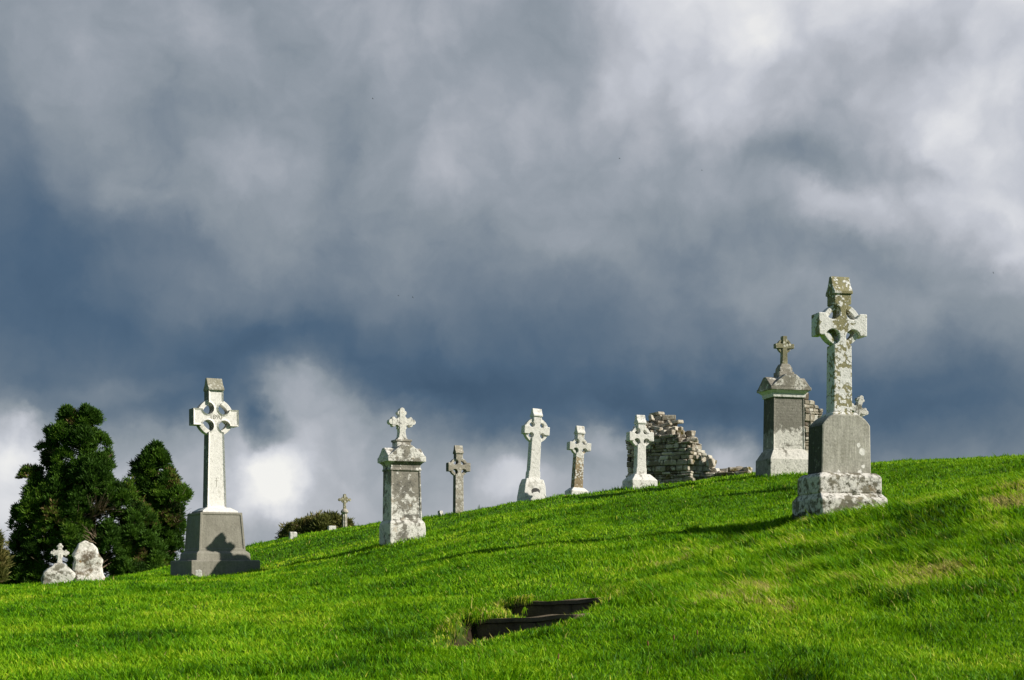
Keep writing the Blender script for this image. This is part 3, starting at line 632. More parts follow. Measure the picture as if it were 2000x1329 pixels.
# ------------------------------------------------------------------ monument: tall cross dated 1890
M_white = stone('lichened_white_limestone', (0.50, 0.48, 0.40), (0.33, 0.32, 0.25), (0.86, 0.85, 0.81), 0.98, 9, 0.10, vw=0.5, stain=0.34, grain=0.3, bump=0.4, left_dark=0.8)
M_hoodgrey = stone('grey_cap_stone', (0.36, 0.35, 0.29), (0.22, 0.21, 0.15), (0.6, 0.6, 0.54), 0.42, 16, 0.08, stain=0.3)
M_grey = stone('plain_grey_limestone', (0.275, 0.265, 0.225), (0.215, 0.205, 0.17), (0.42, 0.41, 0.37), 0.10, 12, 0.1, stain=0.14, streak=0.25, grain=0.35, bump=0.3)
def monument_tall_white():
    D = 27.05
    root = thing('celtic_cross', 'tall white ringed cross dated 1890 on a plain grey tapered pedestal', 'stone cross', ((420 - 1000) / F * D, D, 0.07), 30, -0.4)
    bm = bmesh.new(); tier(bm, [(-0.4, .665, .665), (0.255, .665, .665), (0.27, .65, .65)]); mesh_obj('plinth', bm, M_grey, root, 0.012)
    bm = bmesh.new(); tier(bm, [(0.265, .525, .525), (0.40, .515, .515), (0.45, .455, .455)]); mesh_obj('step', bm, M_grey, root, 0.01)
    bm = bmesh.new(); tier(bm, [(0.445, .452, .452), (1.17, .405, .405)])
    bmesh.ops.recalc_face_normals(bm, faces=bm.faces[:])
    bm.faces.ensure_lookup_table()
    for f in [f for f in bm.faces if abs(f.normal.z) < 0.5]:
        bmesh.ops.inset_individual(bm, faces=[f], thickness=0.055, depth=0.0)
        bmesh.ops.inset_individual(bm, faces=[f], thickness=0.012, depth=-0.014)
    mesh_obj('pedestal', bm, M_grey, root, 0.006)
    bm = bmesh.new(); tier(bm, [(1.168, .345, .345), (1.20, .34, .34), (1.265, .235, .235)]); mesh_obj('cap', bm, M_white, root, 0.01)
    celtic_cross(root, 1.26, M_white, 0.29, 0.185, 0.148, 0.142, 1.72, 0.44, 0.155, 0.115, 0.012, 2.25, 0.27, 0.36, 0.17, 0.22, inset=0.034, mat_hood=M_hoodgrey)
    # carved date
    cu = bpy.data.curves.new('date', 'FONT'); cu.body = '1890'; cu.size = 0.125; cu.extrude = 0.004; cu.align_x = 'CENTER'; cu.align_y = 'CENTER'
    to = bpy.data.objects.new('date', cu); COL.objects.link(to)
    bpy.context.view_layer.update()
    me = bpy.data.meshes.new_from_object(to.evaluated_get(bpy.context.evaluated_depsgraph_get()))
    bpy.data.objects.remove(to)
    mm, t, out = new_mat('weathered_letters'); principled(t, out, (0.33, 0.32, 0.28), 0.9)
    me.materials.clear(); me.materials.append(mm); me.name = 'date_inscription'
    o = link(bpy.data.objects.new('date_inscription', me), root); o.location = (0, -0.145 + 0.0225, 2.985); o.rotation_euler = (R(90), 0, 0)
    a_, b_, c_ = 0.004, 0.035, 0.004
    bm = bmesh.new(); prism_xz(bm, [(-a_, 1.66), (a_, 1.66), (a_, 1.775), (b_, 1.775), (b_, 1.783), (a_, 1.783), (a_, 1.83), (-a_, 1.83), (-a_, 1.783), (-b_, 1.783), (-b_, 1.775), (-a_, 1.775)], -0.1235, -0.118)
    mesh_obj('engraved_cross', bm, mm, root)
    an = [math.pi * (1.12 + 0.76 * i / 14) for i in range(15)]
    bm = bmesh.new(); prism_xz(bm, [(0.135 * math.cos(a), 2.985 + 0.135 * math.sin(a)) for a in an] + [(0.129 * math.cos(a), 2.985 + 0.129 * math.sin(a)) for a in an[::-1]], -0.1231, -0.118)
    mesh_obj('engraved_arc', bm, mm, root)
monument_tall_white()

# ------------------------------------------------------------------ monument: pedestal with pediment and trefoil cross
M_ped = stone('stained_white_stone', (0.33, 0.31, 0.26), (0.13, 0.125, 0.11), (0.80, 0.79, 0.74), 0.55, 16, 0.05, vw=0.25, xgrad=(0.22, 0.29, 0.10), zgrad=((0.0, 0.06), (0.35, 0.10), (0.7, 0.02), (0.9, -0.12), (1.2, -0.20), (1.36, -0.08), (1.42, 0.06), (1.8, 0.02), (1.9, 0.36), (2.4, 0.42)), stain=0.9, ochre=0.3)
def monument_pedestal():
    D = 25.7
    root = thing('pedestal_monument', 'stained white pedestal monument with pediment and small trefoil cross, standing in the open slope', 'monument', ((786 - 1000) / F * D, D, 0.70), 25, -0.6)
    bm = bmesh.new(); tier(bm, [(-0.5, .345, .29), (0.20, .345, .29), (0.29, .335, .28), (0.345, .30, .235)]); mesh_obj('base', bm, M_ped, root, 0.018)
    bm = bmesh.new(); tier(bm, [(0.34, .298, .222), (1.26, .282, .21)])
    bmesh.ops.recalc_face_normals(bm, faces=bm.faces[:]); bm.faces.ensure_lookup_table()
    for f in [f for f in bm.faces if f.normal.y < -0.5]:
        bmesh.ops.inset_individual(bm, faces=[f], thickness=0.045, depth=0.0)
        bmesh.ops.inset_individual(bm, faces=[f], thickness=0.01, depth=-0.012)
    mesh_obj('shaft', bm, M_ped, root, 0.012)
    bm = bmesh.new(); tier(bm, [(1.235, .296, .224), (1.265, .296, .224), (1.285, .283, .211), (1.33, .285, .213), (1.365, .31, .24), (1.392, .345, .27)]); mesh_obj('cornice', bm, M_ped, root, 0.006)
    bm = bmesh.new(); cross_gable(bm, 1.39, .365, .285, 0.095, 0.205, 0.8); mesh_obj('pediment', bm, M_ped, root, 0.012)
    bm = bmesh.new(); box(bm, -.135, .135, -.125, .125, 1.50, 1.775); box(bm, -.155, .155, -.14, .14, 1.76, 1.80); mesh_obj('block', bm, M_ped, root, 0.012)
    bm = bmesh.new(); trefoil_cross(bm, 1.795, 0.52, 0.195, 0.325, 0.058, 0.14, 0.058); mesh_obj('cross', bm, M_ped, root, 0.006)
monument_pedestal()

# ------------------------------------------------------------------ monument: nearest big cross
M_rshaft = stone('olive_stone_white_lichen', (0.31, 0.29, 0.165), (0.23, 0.215, 0.115), (0.88, 0.88, 0.85), 0.60, 23, 0.03, vw=0.6, xgrad=(0.12, 0.20, 0.18), zgrad=((1.40, 0.12), (1.95, 0.17), (2.25, 0.10), (2.45, -0.01), (2.9, -0.05), (3.3, 0.0)), stain=0.1, grain=0.25, bump=0.6)
M_rped = stone('smooth_grey_headstone', (0.43, 0.42, 0.37), (0.33, 0.32, 0.27), (0.82, 0.81, 0.77), 0.10, 9, 0.02, zgrad=((0.28, 0.18), (0.45, 0.0), (1.1, 0.0)), stain=0.14, streak=0.6, grain=0.5, bump=0.3, left_dark=0.9, text=(0.70, 1.35), spots=((.175, .985, .028), (.225, .895, .040), (-.11, .625, .022), (.20, .63, .028), (.245, .70, .022)))
M_rbase = stone('white_lichen_plinth', (0.27, 0.25, 0.19), (0.15, 0.14, 0.105), (0.80, 0.78, 0.73), 0.70, 15, 0.05, vw=0.45, stain=0.8, moss=0.95, ochre=0.2)
def monument_near():
    D = 19.0
    root = thing('celtic_cross', 'nearest and tallest cross, olive stone blotched with white lichen, on a round-shouldered grey base', 'stone cross', ((1639 - 1000) / F * D, D, 0.78), 14, 0)
    bm = bmesh.new(); tier(bm, [(-0.6, .475, .455), (0.26, .475, .455), (0.33, .445, .36), (0.34, .43, .33)]); mesh_obj('plinth', bm, M_rbase, root, 0.022)
    bm = bmesh.new(); tier(bm, [(0.335, .452, .335), (0.56, .452, .335), (0.61, .40, .27)]); mesh_obj('step', bm, M_rbase, root, 0.02)
    hw, zb, zt, hy = 0.362, 0.60, 1.39, 0.21
    pr = [(-hw, zb), (hw, zb), (hw * 0.965, zt - 0.15)]
    for i in range(1, 9):
        a = i / 8.0
        pr.append((hw * 0.965 - (hw * 0.965 - 0.135) * a ** 1.1, zt - 0.15 + 0.15 * math.sin(a * math.pi / 2) ** 0.9))
    pr += [(-x, z) for x, z in reversed(pr[2:])]
    bm = bmesh.new(); prism_xz(bm, pr, -hy, hy); mesh_obj('pedestal', bm, M_rped, root, 0.02)
    bm = bmesh.new(); tier(bm, [(1.38, .185, .185), (1.41, .175, .175), (1.425, .145, .145)]); mesh_obj('cap', bm, M_rshaft, root, 0.008)
    celtic_cross(root, 1.41, M_rshaft, 0.23, 0.135, 0.126, 0.122, 1.185, 0.352, 0.148, 0.105, 0.022, 1.61, 0.215, 0.285, 0.14, 0.225)
monument_near()

# ------------------------------------------------------------------ monument: pedestal with ringed cross
M_palestain = stone('white_stone_grey_flecks', (0.44, 0.43, 0.38), (0.28, 0.27, 0.23), (0.87, 0.86, 0.82), 0.88, 16, 0.07, vw=0.4, stain=0.28, grain=0.25)
M_qbody = stone('dark_panel_white_foot', (0.25, 0.24, 0.205), (0.195, 0.185, 0.158), (0.78, 0.76, 0.70), 0.50, 11, 0.06, vw=0.4, left_dark=0.6, zgrad=((0.0, 0.42), (0.58, 0.38), (0.78, 0.0), (0.9, -0.22), (1.35, -0.40)), stain=0.6, text=(0.85, 1.33))
M_qcap = stone('speckled_cap_stone', (0.34, 0.32, 0.27), (0.18, 0.17, 0.14), (0.74, 0.72, 0.66), 0.52, 16, 0.06, vw=0.4, stain=0.6)
M_qcross = stone('yellowish_cross_stone', (0.33, 0.31, 0.20), (0.20, 0.19, 0.12), (0.68, 0.66, 0.56), 0.56, 18, 0.05, stain=0.4)
def monument_panel():
    D = 27.5
    root = thing('pedestal_monument', 'dark panelled pedestal monument topped by a small ringed cross, just left of the nearest cross', 'monument', ((1531 - 1000) / F * D, D, 2.12), 15, 0)
    bm = bmesh.new(); tier(bm, [(-0.5, .45, .345), (0.16, .44, .335), (0.335, .345, .252)]); mesh_obj('base', bm, M_qbody, root, 0.012)
    bm = bmesh.new(); tier(bm, [(0.33, .33, .235), (1.36, .318, .225)])
    bmesh.ops.recalc_face_normals(bm, faces=bm.faces[:]); bm.faces.ensure_lookup_table()
    for f in [f for f in bm.faces if abs(f.normal.z) < 0.5]:
        bmesh.ops.inset_individual(bm, faces=[f], thickness=0.035, depth=0.0)
        bmesh.ops.inset_individual(bm, faces=[f], thickness=0.01, depth=-0.012)
    mesh_obj('shaft', bm, M_qbody, root, 0.006)
    bm = bmesh.new(); tier(bm, [(1.355, .338, .245), (1.43, .345, .252), (1.455, .37, .28), (1.485, .40, .305)]); mesh_obj('cornice', bm, M_palestain, root, 0.006)
    bm = bmesh.new(); cross_gable(bm, 1.483, .425, .325, 0.06, 0.25, 0.85); mesh_obj('pediment', bm, M_qcap, root, 0.012)
    bm = bmesh.new(); box(bm, -.16, .16, -.13, .13, 1.62, 1.86); tier(bm, [(1.858, .135, .11), (1.93, .13, .105), (2.02, .085, .075)]); mesh_obj('block', bm, M_qcap, root, 0.012)
    bm = bmesh.new(); prism_xz(bm, [(-.058, 2.0), (.058, 2.0), (.048, 2.32), (.195, 2.32), (.195, 2.41), (.048, 2.41), (.045, 2.56), (-.045, 2.56), (-.048, 2.41), (-.195, 2.41), (-.195, 2.32), (-.048, 2.32)], -.055, .055); mesh_obj('cross', bm, M_qcross, root, 0.008)
    bm = bmesh.new(); annulus(bm, 2.365, .105, .142, -.035, .035, 32); mesh_obj('ring', bm, M_qcross, root)
monument_panel()

# ------------------------------------------------------------------ smaller crosses along the ridge
M_beige = stone('speckled_beige_stone', (0.42, 0.39, 0.32), (0.28, 0.26, 0.21), (0.70, 0.68, 0.62), 0.54, 20, 0.07, vw=0.3, stain=0.5, left_dark=0.7)
M_tan = stone('tan_speckled_white_stone', (0.42, 0.33, 0.20), (0.22, 0.17, 0.11), (0.78, 0.77, 0.72), 0.74, 18, 0.05, zgrad=((0.0, 0.1), (0.12, -0.18), (0.75, -0.05), (0.95, 0.3), (1.6, 0.3)), stain=0.3)
M_pale = stone('clean_white_stone', (0.58, 0.57, 0.52), (0.44, 0.43, 0.39), (0.87, 0.86, 0.82), 1.0, 14, 0.10, stain=0.08, grain=0.2)
M_niche_shade = stone('painted_recess_shade', (0.12, 0.12, 0.12), (0.06, 0.06, 0.06), cover=0.1)

D = 32.0
root = thing('celtic_cross', 'weathered beige ringed cross with a house-shaped cap, plain shaft straight out of the grass', 'stone cross', ((895 - 1000) / F * D, D, 1.20), 20, 0)
celtic_cross(root, 0.0, M_beige, 0.19, 0.105, 0.093, 0.082, 1.30, 0.262, 0.098, 0.062, 0.012, 1.62, 0.155, 0.215, 0.12, 0.17)

D = 31.0
root = thing('celtic_cross', 'leaning white ringed cross with four round holes and an arched niche in its base', 'stone cross', ((1038 - 1000) / F * D, D, 1.72), 20, 3.6)
bm = bmesh.new(); tier(bm, [(-0.5, .265, .225), (0.05, .26, .22), (0.30, .235, .195), (0.43, .20, .16), (0.44, .18, .15)]); mesh_obj('base', bm, M_pale, root, 0.012)
bm = bmesh.new()
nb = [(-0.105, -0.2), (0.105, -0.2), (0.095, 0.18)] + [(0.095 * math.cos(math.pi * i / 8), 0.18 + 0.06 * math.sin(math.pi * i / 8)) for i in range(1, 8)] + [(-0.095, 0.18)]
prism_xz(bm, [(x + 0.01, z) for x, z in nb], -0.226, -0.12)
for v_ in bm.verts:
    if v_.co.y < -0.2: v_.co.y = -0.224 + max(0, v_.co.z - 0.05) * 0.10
mesh_obj('niche', bm, M_niche_shade, root)  # solid arch standing for the recess, its shade painted as dark colour
celtic_cross(root, 0.435, M_pale, 0.21, 0.118, 0.108, 0.096, 1.07, 0.295, 0.092, 0.054, 0.022, 1.39, None, 0.272, 0.15, 0.16, foot=(0.138, 0.15))

D = 33.0
root = thing('celtic_cross', 'leaning white ringed cross with a tan speckled shaft on a low white footing', 'stone cross', ((1126 - 1000) / F * D, D, 1.97), 20, 3.2)
bm = bmesh.new(); tier(bm, [(-0.5, .215, .215), (0.05, .215, .215), (0.13, .13, .13)]); mesh_obj('footing', bm, M_pale, root, 0.012)
celtic_cross(root, 0.12, M_tan, 0.20, 0.115, 0.098, 0.088, 0.97, 0.27, 0.092, 0.062, 0.012, 1.28, 0.15, 0.205, 0.12, 0.17)

D = 30.0
root = thing('celtic_cross', 'upright white ringed cross with pierced ring, close in front of the dark ruined wall', 'stone cross', ((1249.5 - 1000) / F * D, D, 1.92), 20, 0.4)
bm = bmesh.new(); tier(bm, [(-0.5, .295, .265), (0.14, .29, .26), (0.27, .17, .15)]); mesh_obj('base', bm, M_palestain, root, 0.012)
celtic_cross(root, 0.265, M_palestain, 0.18, 0.108, 0.095, 0.088, 0.80, 0.283, 0.095, 0.066, 0.014, 1.09, 0.165, 0.23, 0.11, 0.17, foot=(0.122, 0.12))

# far column cross
D = 42.0
root = thing('column_cross', 'small distant ornate cross on a fluted column, rising beside the bush', 'stone cross', ((673 - 1000) / F * D, D, 1.25), 20, 0)
bm = bmesh.new(); lathe(bm, [(-0.5, .085), (0.66, .075)], 16, 0.16); mesh_obj('column', bm, M_beige, root)
bm = bmesh.new(); lathe(bm, [(0.655, .07), (0.68, .10), (0.70, .115), (0.74, .11), (0.78, .08), (0.80, .055)], 16); mesh_obj('capital', bm, M_beige, root)
bm = bmesh.new(); prism_xz(bm, [(-.04, .79), (.04, .79), (.034, 1.04), (.155, 1.035), (.155, 1.105), (.034, 1.10), (.022, 1.24), (-.022, 1.24), (-.034, 1.10), (-.155, 1.105), (-.155, 1.035), (-.034, 1.04)], -.04, .04)
for ex, ez in ((.15, 1.07), (-.15, 1.07), (0, 1.20)): cyl_y(bm, ex, ez, .045, -.034, .034, 10)
mesh_obj('cross', bm, M_qcross, root, 0.004)
bm = bmesh.new(); annulus(bm, 1.07, .062, .108, -.028, .028, 28); mesh_obj('ring', bm, M_qcross, root)

# leaning trefoil headstone behind the nearest cross
D = 24.0
M_rough = stone('rough_grey_white_stone', (0.30, 0.29, 0.24), (0.15, 0.14, 0.11), (0.80, 0.78, 0.73), 0.74, 16, 0.06, vw=0.3, stain=0.7, ochre=0.25)
def wobble(bm, amp, sc, seed=0):
    for v in bm.verts:
        p = v.co
        n = Vector((math.sin(p.x * sc + p.z * sc * 1.7 + seed) + 0.6 * math.sin(p.z * sc * 2.9 + p.x * sc * 2.1 + seed * 2), math.sin(p.y * sc * 1.3 + p.z * sc * 1.1 + seed * 3), math.cos(p.x * sc * 1.6 + p.y * sc + seed * 5)))
        v.co = p + n * amp
def grid_slab(bm, outline, y0, y1, nx_=10, nz_=14):
    """slab with a subdivided face so it can be roughened: outline gives half width by height"""
    zs = np.linspace(outline[0][0], outline[-1][0], nz_)
    lz = [o[0] for o in outline]; l0 = [o[1] for o in outline]; l1 = [o[2] for o in outline]
    ys = np.linspace(y0, y1, 4); rings = []
    for z in zs:
        a, b = np.interp(z, lz, l0), np.interp(z, lz, l1); ring = []
        xs = np.linspace(a, b, nx_)
        ring += [(x, y0) for x in xs] + [(b, y) for y in ys[1:]] + [(x, y1) for x in xs[::-1][1:]] + [(a, y) for y in ys[::-1][1:-1]]
        rings.append([bm.verts.new((x, y, z)) for x, y in ring])
    n = len(rings[0])
    for A_, B_ in zip(rings, rings[1:]):
        for i in range(n): bm.faces.new((A_[i], A_[(i + 1) % n], B_[(i + 1) % n], B_[i]))
    bm.faces.new(rings[0][::-1]); bm.faces.new(rings[-1])
root = thing('trefoil_headstone', 'mottled headstone with a tilted trefoil cross, half hidden behind the nearest cross', 'headstone', ((1659 - 1000) / F * D, D, 1.85), 14, 4)
bm = bmesh.new(); grid_slab(bm, [(-0.4, -.27, .27), (0.35, -.27, .285), (0.52, -.24, .27), (0.66, -.17, .19), (0.78, -.09, .11)], -.09, .09); wobble(bm, .012, 17); mesh_obj('slab', bm, M_rough, root, 0, True)
bm = bmesh.new(); trefoil_cross(bm, 0.0, 0.47, 0.15, 0.27, 0.045, 0.11, 0.047); o = mesh_obj('cross', bm, M_rough, root, 0.006)
o.location = (0.01, 0, 0.74); o.rotation_euler = (0, R(13), 0)

# two old headstones low on the left
D = 24.0
root = thing('trefoil_headstone', 'small lichened headstone with round shoulders and trefoil cross, far left in front of the trees', 'headstone', ((115 - 1000) / F * D, D, -0.10), 22, 1.5)
bm = bmesh.new(); grid_slab(bm, [(-0.3, -.275, .275), (0.12, -.275, .275), (0.20, -.255, .255), (0.27, -.17, .18), (0.325, -.08, .085), (0.35, -.07, .07)], -.09, .09); wobble(bm, .010, 19, 1); mesh_obj('slab', bm, M_rough, root, 0, True)
bm = bmesh.new(); trefoil_cross(bm, 0.33, 0.325, 0.115, 0.20, 0.036, 0.10, 0.034); mesh_obj('cross', bm, M_rough, root, 0.006)
M_round = stone('rough_white_brown_stone', (0.30, 0.25, 0.17), (0.15, 0.12, 0.09), (0.84, 0.81, 0.76), 0.74, 11, 0.07, vw=0.25, stain=0.7, ochre=0.75)
bm = bmesh.new(); grid_slab(bm, [(-0.3, -.235, .245), (0.25, -.24, .235), (0.45, -.235, .20), (0.56, -.20, .15), (0.64, -.15, .09), (0.69, -.10, .02), (0.70, -.06, -.02)], -.11, .10, 12, 22); wobble(bm, .016, 15, 2)
o = mesh_obj('rounded_headstone', bm, M_round, None, 0, True); o.location = ((173 - 1000) / F * 24.2, 24.2, -0.07); o.rotation_euler = (0, R(-2), R(24))
tag(o, 'thick rounded slab, blotched white and rusty brown, beside the small trefoil headstone', 'headstone')

# little stones
M_chip = stone('white_chip_stone', (0.6, 0.59, 0.54), (0.4, 0.39, 0.35), (0.82, 0.81, 0.77), 0.8, 16, 0.1, stain=0.15)
def chip(name, px, py, Y, sx_, sy_, sz_, label, mat, rz=20, top=0.7):
    p = at(px, py, Y); bm = bmesh.new(); tier(bm, [(-0.25, sx_ * 1.05, sy_ * 1.05), (sz_ * 0.75, sx_, sy_), (sz_, sx_ * top, sy_ * top)])
    bmesh.ops.subdivide_edges(bm, edges=bm.edges[:], cuts=2, use_grid_fill=True); wobble(bm, min(sx_, sz_) * 0.07, 3.0 / max(sx_, .05), px)
    o = mesh_obj(name, bm, mat, None, 0.004); o.location = p; o.rotation_euler = (0, 0, R(rz)); return tag(o, label, 'stone')
chip('grave_marker', 572, 1048, 35.5, .085, .09, .11, 'small square white marker stone at the foot of the bush', M_chip, 20, 0.92)
chip('grave_marker', 648, 1032, 36.5, .095, .08, .06, 'low flat white stone in the grass left of the column cross', M_chip, 20, 0.9)
chip('field_stone', 860, 1002, 33.0, .045, .05, .05, 'tiny dark and white stone on the skyline left of the beige cross', M_rough, 35)
chip('field_stone', 388, 1119, 26.1, .055, .03, .055, 'small white pointed stone leaning at the foot of the 1890 cross', M_chip, 10, 0.25)

# ------------------------------------------------------------------ ruined walls of laid rubble
M_rubble, t, out = new_mat('rubble_masonry')
ob = t.new('ShaderNodeTexCoord').outputs['Object']
rv = t.new('ShaderNodeAttribute', attribute_name='tone').outputs['Fac']
c = t.ramp(rv, [(0.0, (0.12, 0.10, 0.075)), (0.35, (0.25, 0.22, 0.17)), (0.7, (0.40, 0.36, 0.29)), (0.9, (0.54, 0.50, 0.42)), (1.0, (0.62, 0.60, 0.54))])
c = t.mix(t.maprange(t.noise(ob, 10, 5, 0.6), 0.52, 0.66), c, (0.58, 0.56, 0.50))
c = t.mix(t.maprange(t.noise(ob, 3.1, 4, 0.6), 0.60, 0.68), c, (0.12, 0.095, 0.02))
c = t.mix(t.math('MULTIPLY', t.maprange(t.noise(ob, 25, 5, 0.7), 0.55, 0.68), 0.6), c, (0.06, 0.055, 0.05))
principled(t, out, c, 0.95, t.noise(ob, 30, 6, 0.7), 0.7, 0.03, 0.15)
def rubble_wall(name, label, loc, rz, length, thick, front_h, back_h, z0=-0.4, course=0.078, seed=1, jag=0.10, jit=0.016, mat=M_rubble, endtaper=0.0, cat='ruined wall'):
    rnd = random.Random(seed); bm = bmesh.new(); tones = []
    lay = bm.faces.layers.float.new('tone')
    def stone_at(x0, x1, y0, y1, za, zb, tone, jit=jit, core=False):
        fs = frus(bm, za, x0, x1, y0, y1, zb, x0, x1, y0, y1)
        vs = {v for f in fs for v in f.verts}
        if core:
            cx_ = Vector(((x0 + x1) / 2, (y0 + y1) / 2, (za + zb) / 2)); rm = Matrix.Rotation(rnd.uniform(-.7, .7), 3, 'Z') @ Matrix.Rotation(rnd.uniform(-.25, .25), 3, 'Y')
            for v in vs: v.co = cx_ + rm @ (v.co - cx_)
        for v in vs: v.co += Vector((rnd.uniform(-jit, jit), rnd.uniform(-jit, jit), rnd.uniform(-jit * .6, jit * .6)))
        for f in fs: f[lay] = tone
    zmax = max(max(h for _, h in front_h), max(h for _, h in back_h)); z = z0
    fx, fz = zip(*front_h); bx, bz = zip(*back_h)
    while z < zmax:
        ch = course * rnd.choice((0.55, 0.8, 1.0, 1.0, 1.3, 1.7))
        for leaf in range(4):
            f = leaf / 3.0; y0 = thick * leaf / 4 + rnd.uniform(-.008, .008); y1 = thick * (leaf + 1) / 4 + 0.012
            x = rnd.uniform(-0.04, 0.02); xe = length + rnd.uniform(-jag, jag) + endtaper * f
            while x < xe:
                w = course * rnd.uniform(0.9, 4.2); w = min(w, xe - x) if xe - x < w + 0.06 else w
                xm = x + w / 2
                top = np.interp(xm, fx, fz) * (1 - f) + np.interp(xm, bx, bz) * f
                if z + ch * 0.5 < top + rnd.uniform(-0.06, 0.06):
                    pro = rnd.uniform(-.022, .018) if leaf == 0 else 0
                    stone_at(x + .004, x + w - .004, y0 + pro, y1, z + .004, z + ch - .003, rnd.random() ** (1.2 if leaf == 0 else 0.6), core=(leaf > 0 and z + ch > np.interp(xm, fx, fz) - .05) or (leaf == 3 and xm > length - .3))  # face leaf toned darker for shade, core paler as if sunlit
                x += w
                if w < 0.01: break
        z += ch
    bmesh.ops.bevel(bm, geom=bm.edges[:], offset=0.014, segments=1, affect='EDGES')
    o = mesh_obj(name, bm, mat); o.location = loc; o.rotation_euler = (0, 0, R(rz)); return tag(o, label, cat)
D = 33.0
p = at(1224, 945, D)
rubble_wall('ruined_wall', 'tall ruined gable of shade-toned rubble stone with a broken sloping top behind the white cross', (p.x, p.y, 2.15), -30, 1.60, 0.80,
            [(0, 1.14), (.14, 1.20), (.24, 1.38), (.40, 1.34), (.62, 1.20), (.95, 1.08), (1.25, 1.12), (1.42, 1.04), (1.55, 0.92), (1.62, .8)],
            [(0, 1.16), (.2, 1.35), (.3, 1.60), (.40, 1.70), (.56, 1.74), (.80, 1.64), (1.05, 1.46), (1.30, 1.24), (1.52, .98), (1.64, .66), (1.80, .48), (1.95, .30), (2.05, .2)], seed=4, jag=0.06, endtaper=0.10)
p = at(1372, 930, 33.6)
rubble_wall('low_ruined_wall', 'low heap of broken wall running from the ruined gable to the squared block', (p.x, p.y, 2.30), -24, 1.12, 0.60,
            [(0, .55), (.12, .34), (.25, .18), (.50, .10), (.54, .28), (1.0, .30), (1.12, .12)], [(0, .72), (.15, .5), (.3, .32), (.50, .2), (.54, .34), (1.0, .36), (1.12, .2)], seed=9, course=0.115, jit=0.03)
rubble_wall('ruined_wall', 'stub of pale rubble wall showing between the panelled monument and the nearest cross', (6.27, 32.05, 2.40), -60, 0.50, 0.52,
            [(0, 1.80), (.50, 1.76)], [(0, 1.50), (.5, 1.40)], seed=15, jag=0.03, course=0.10)

# ------------------------------------------------------------------ stone steps in the turf
M_step = stone('dark_damp_step_stone', (0.185, 0.145, 0.092), (0.075, 0.058, 0.038), (0.34, 0.32, 0.28), 0.12, 14, 0.04, stain=0.5)
def fb_(a, b): return float(fbm(np.array([a + 50.0]), np.array([b + 50.0]), 5, 3)[0] - 0.5)
def step_slab(pxa, pya, Ya, pxb, pyb, Yb, depth_, hgt, label):
    a = at(pxa, pya, Ya); b = at(pxb, pyb, Yb); d = (b - a); Ld = d.length; ux = d / Ld; uy = Vector((-ux.y, ux.x, 0)).normalized()
    bm = bmesh.new(); cuts_ = [0, 0.61, 1.0]
    for i in range(2):
        x0, x1 = Ld * cuts_[i] + .002, Ld * cuts_[i + 1] - .002
        frus(bm, 0, x0, x1, 0.004 * i, depth_, hgt, x0, x1, 0.004 * i, depth_)
    frus(bm, hgt + 0.003, -.002, Ld + .002, -0.018, depth_ - .01, hgt + 0.04, 0.002, Ld, -0.012, depth_ - .01)
    bmesh.ops.subdivide_edges(bm, edges=bm.edges[:], cuts=5, use_grid_fill=True)
    for v_ in bm.verts:
        v_.co += Vector((0, fb_(v_.co.x * 9, v_.co.z * 14) * 0.03, fb_(v_.co.x * 6 + 7, v_.co.y * 6) * 0.035))
    bmesh.ops.subdivide_edges(bm, edges=bm.edges[:], cuts=2, use_grid_fill=True); wobble(bm, 0.003, 9, pxa)
    o = mesh_obj('stone_step', bm, M_step, None, 0.0, True)
    o.matrix_world = Matrix(((ux.x, uy.x, 0, a.x), (ux.y, uy.y, 0, a.y), (ux.z, 0, 1, a.z - hgt - 0.045), (0, 0, 0, 1)))
    return tag(o, label, 'stone step', 'stone steps sunk in the turf')
step_slab(925, 1211, 12.98, 1132, 1183, 12.42, 0.28, 0.26, 'lower dark stone step sunk in the turf below the slope')
step_slab(1002, 1177, 13.95, 1196, 1154, 13.45, 0.28, 0.26, 'upper dark stone step sunk in the turf, nearer the nearest cross')

# ------------------------------------------------------------------ trees and bush
def foliage_mat(name, stops, trans=0.25):
    m, t, out = new_mat(name)
    tn_ = t.new('ShaderNodeAttribute', attribute_name='tint').outputs['Fac']
    c = t.ramp(tn_, stops)
    df = t.new('ShaderNodeBsdfPrincipled'); t.l.new(c, df.inputs['Base Color']); df.inputs['Roughness'].default_value = 0.65; df.inputs['Specular IOR Level'].default_value = 0.2
    tr = t.new('ShaderNodeBsdfTranslucent'); t.l.new(c, tr.inputs[0])
    ms = t.new('ShaderNodeMixShader'); ms.inputs[0].default_value = trans
    t.l.new(df.outputs[0], ms.inputs[1]); t.l.new(tr.outputs[0], ms.inputs[2]); t.l.new(ms.outputs[0], out.inputs[0])
    return m
M_yew = foliage_mat('conifer_foliage', [(0.0, (0.014, 0.040, 0.006)), (0.5, (0.055, 0.130, 0.012)), (0.85, (0.115, 0.220, 0.016)), (0.93, (0.16, 0.18, 0.03)), (1.0, (0.22, 0.15, 0.07))])
M_bush = foliage_mat('bush_foliage', [(0.0, (0.05, 0.055, 0.018)), (0.5, (0.13, 0.15, 0.035)), (1.0, (0.24, 0.21, 0.07))])
M_bark, t, out = new_mat('dry_bark'); ob = t.new('ShaderNodeTexCoord').outputs['Object']
principled(t, out, t.ramp(t.noise(ob, 9, 5), [(0.3, (0.14, 0.10, 0.07)), (0.7, (0.34, 0.26, 0.18))]), 0.95, t.noise(ob, 20, 5), 0.5)
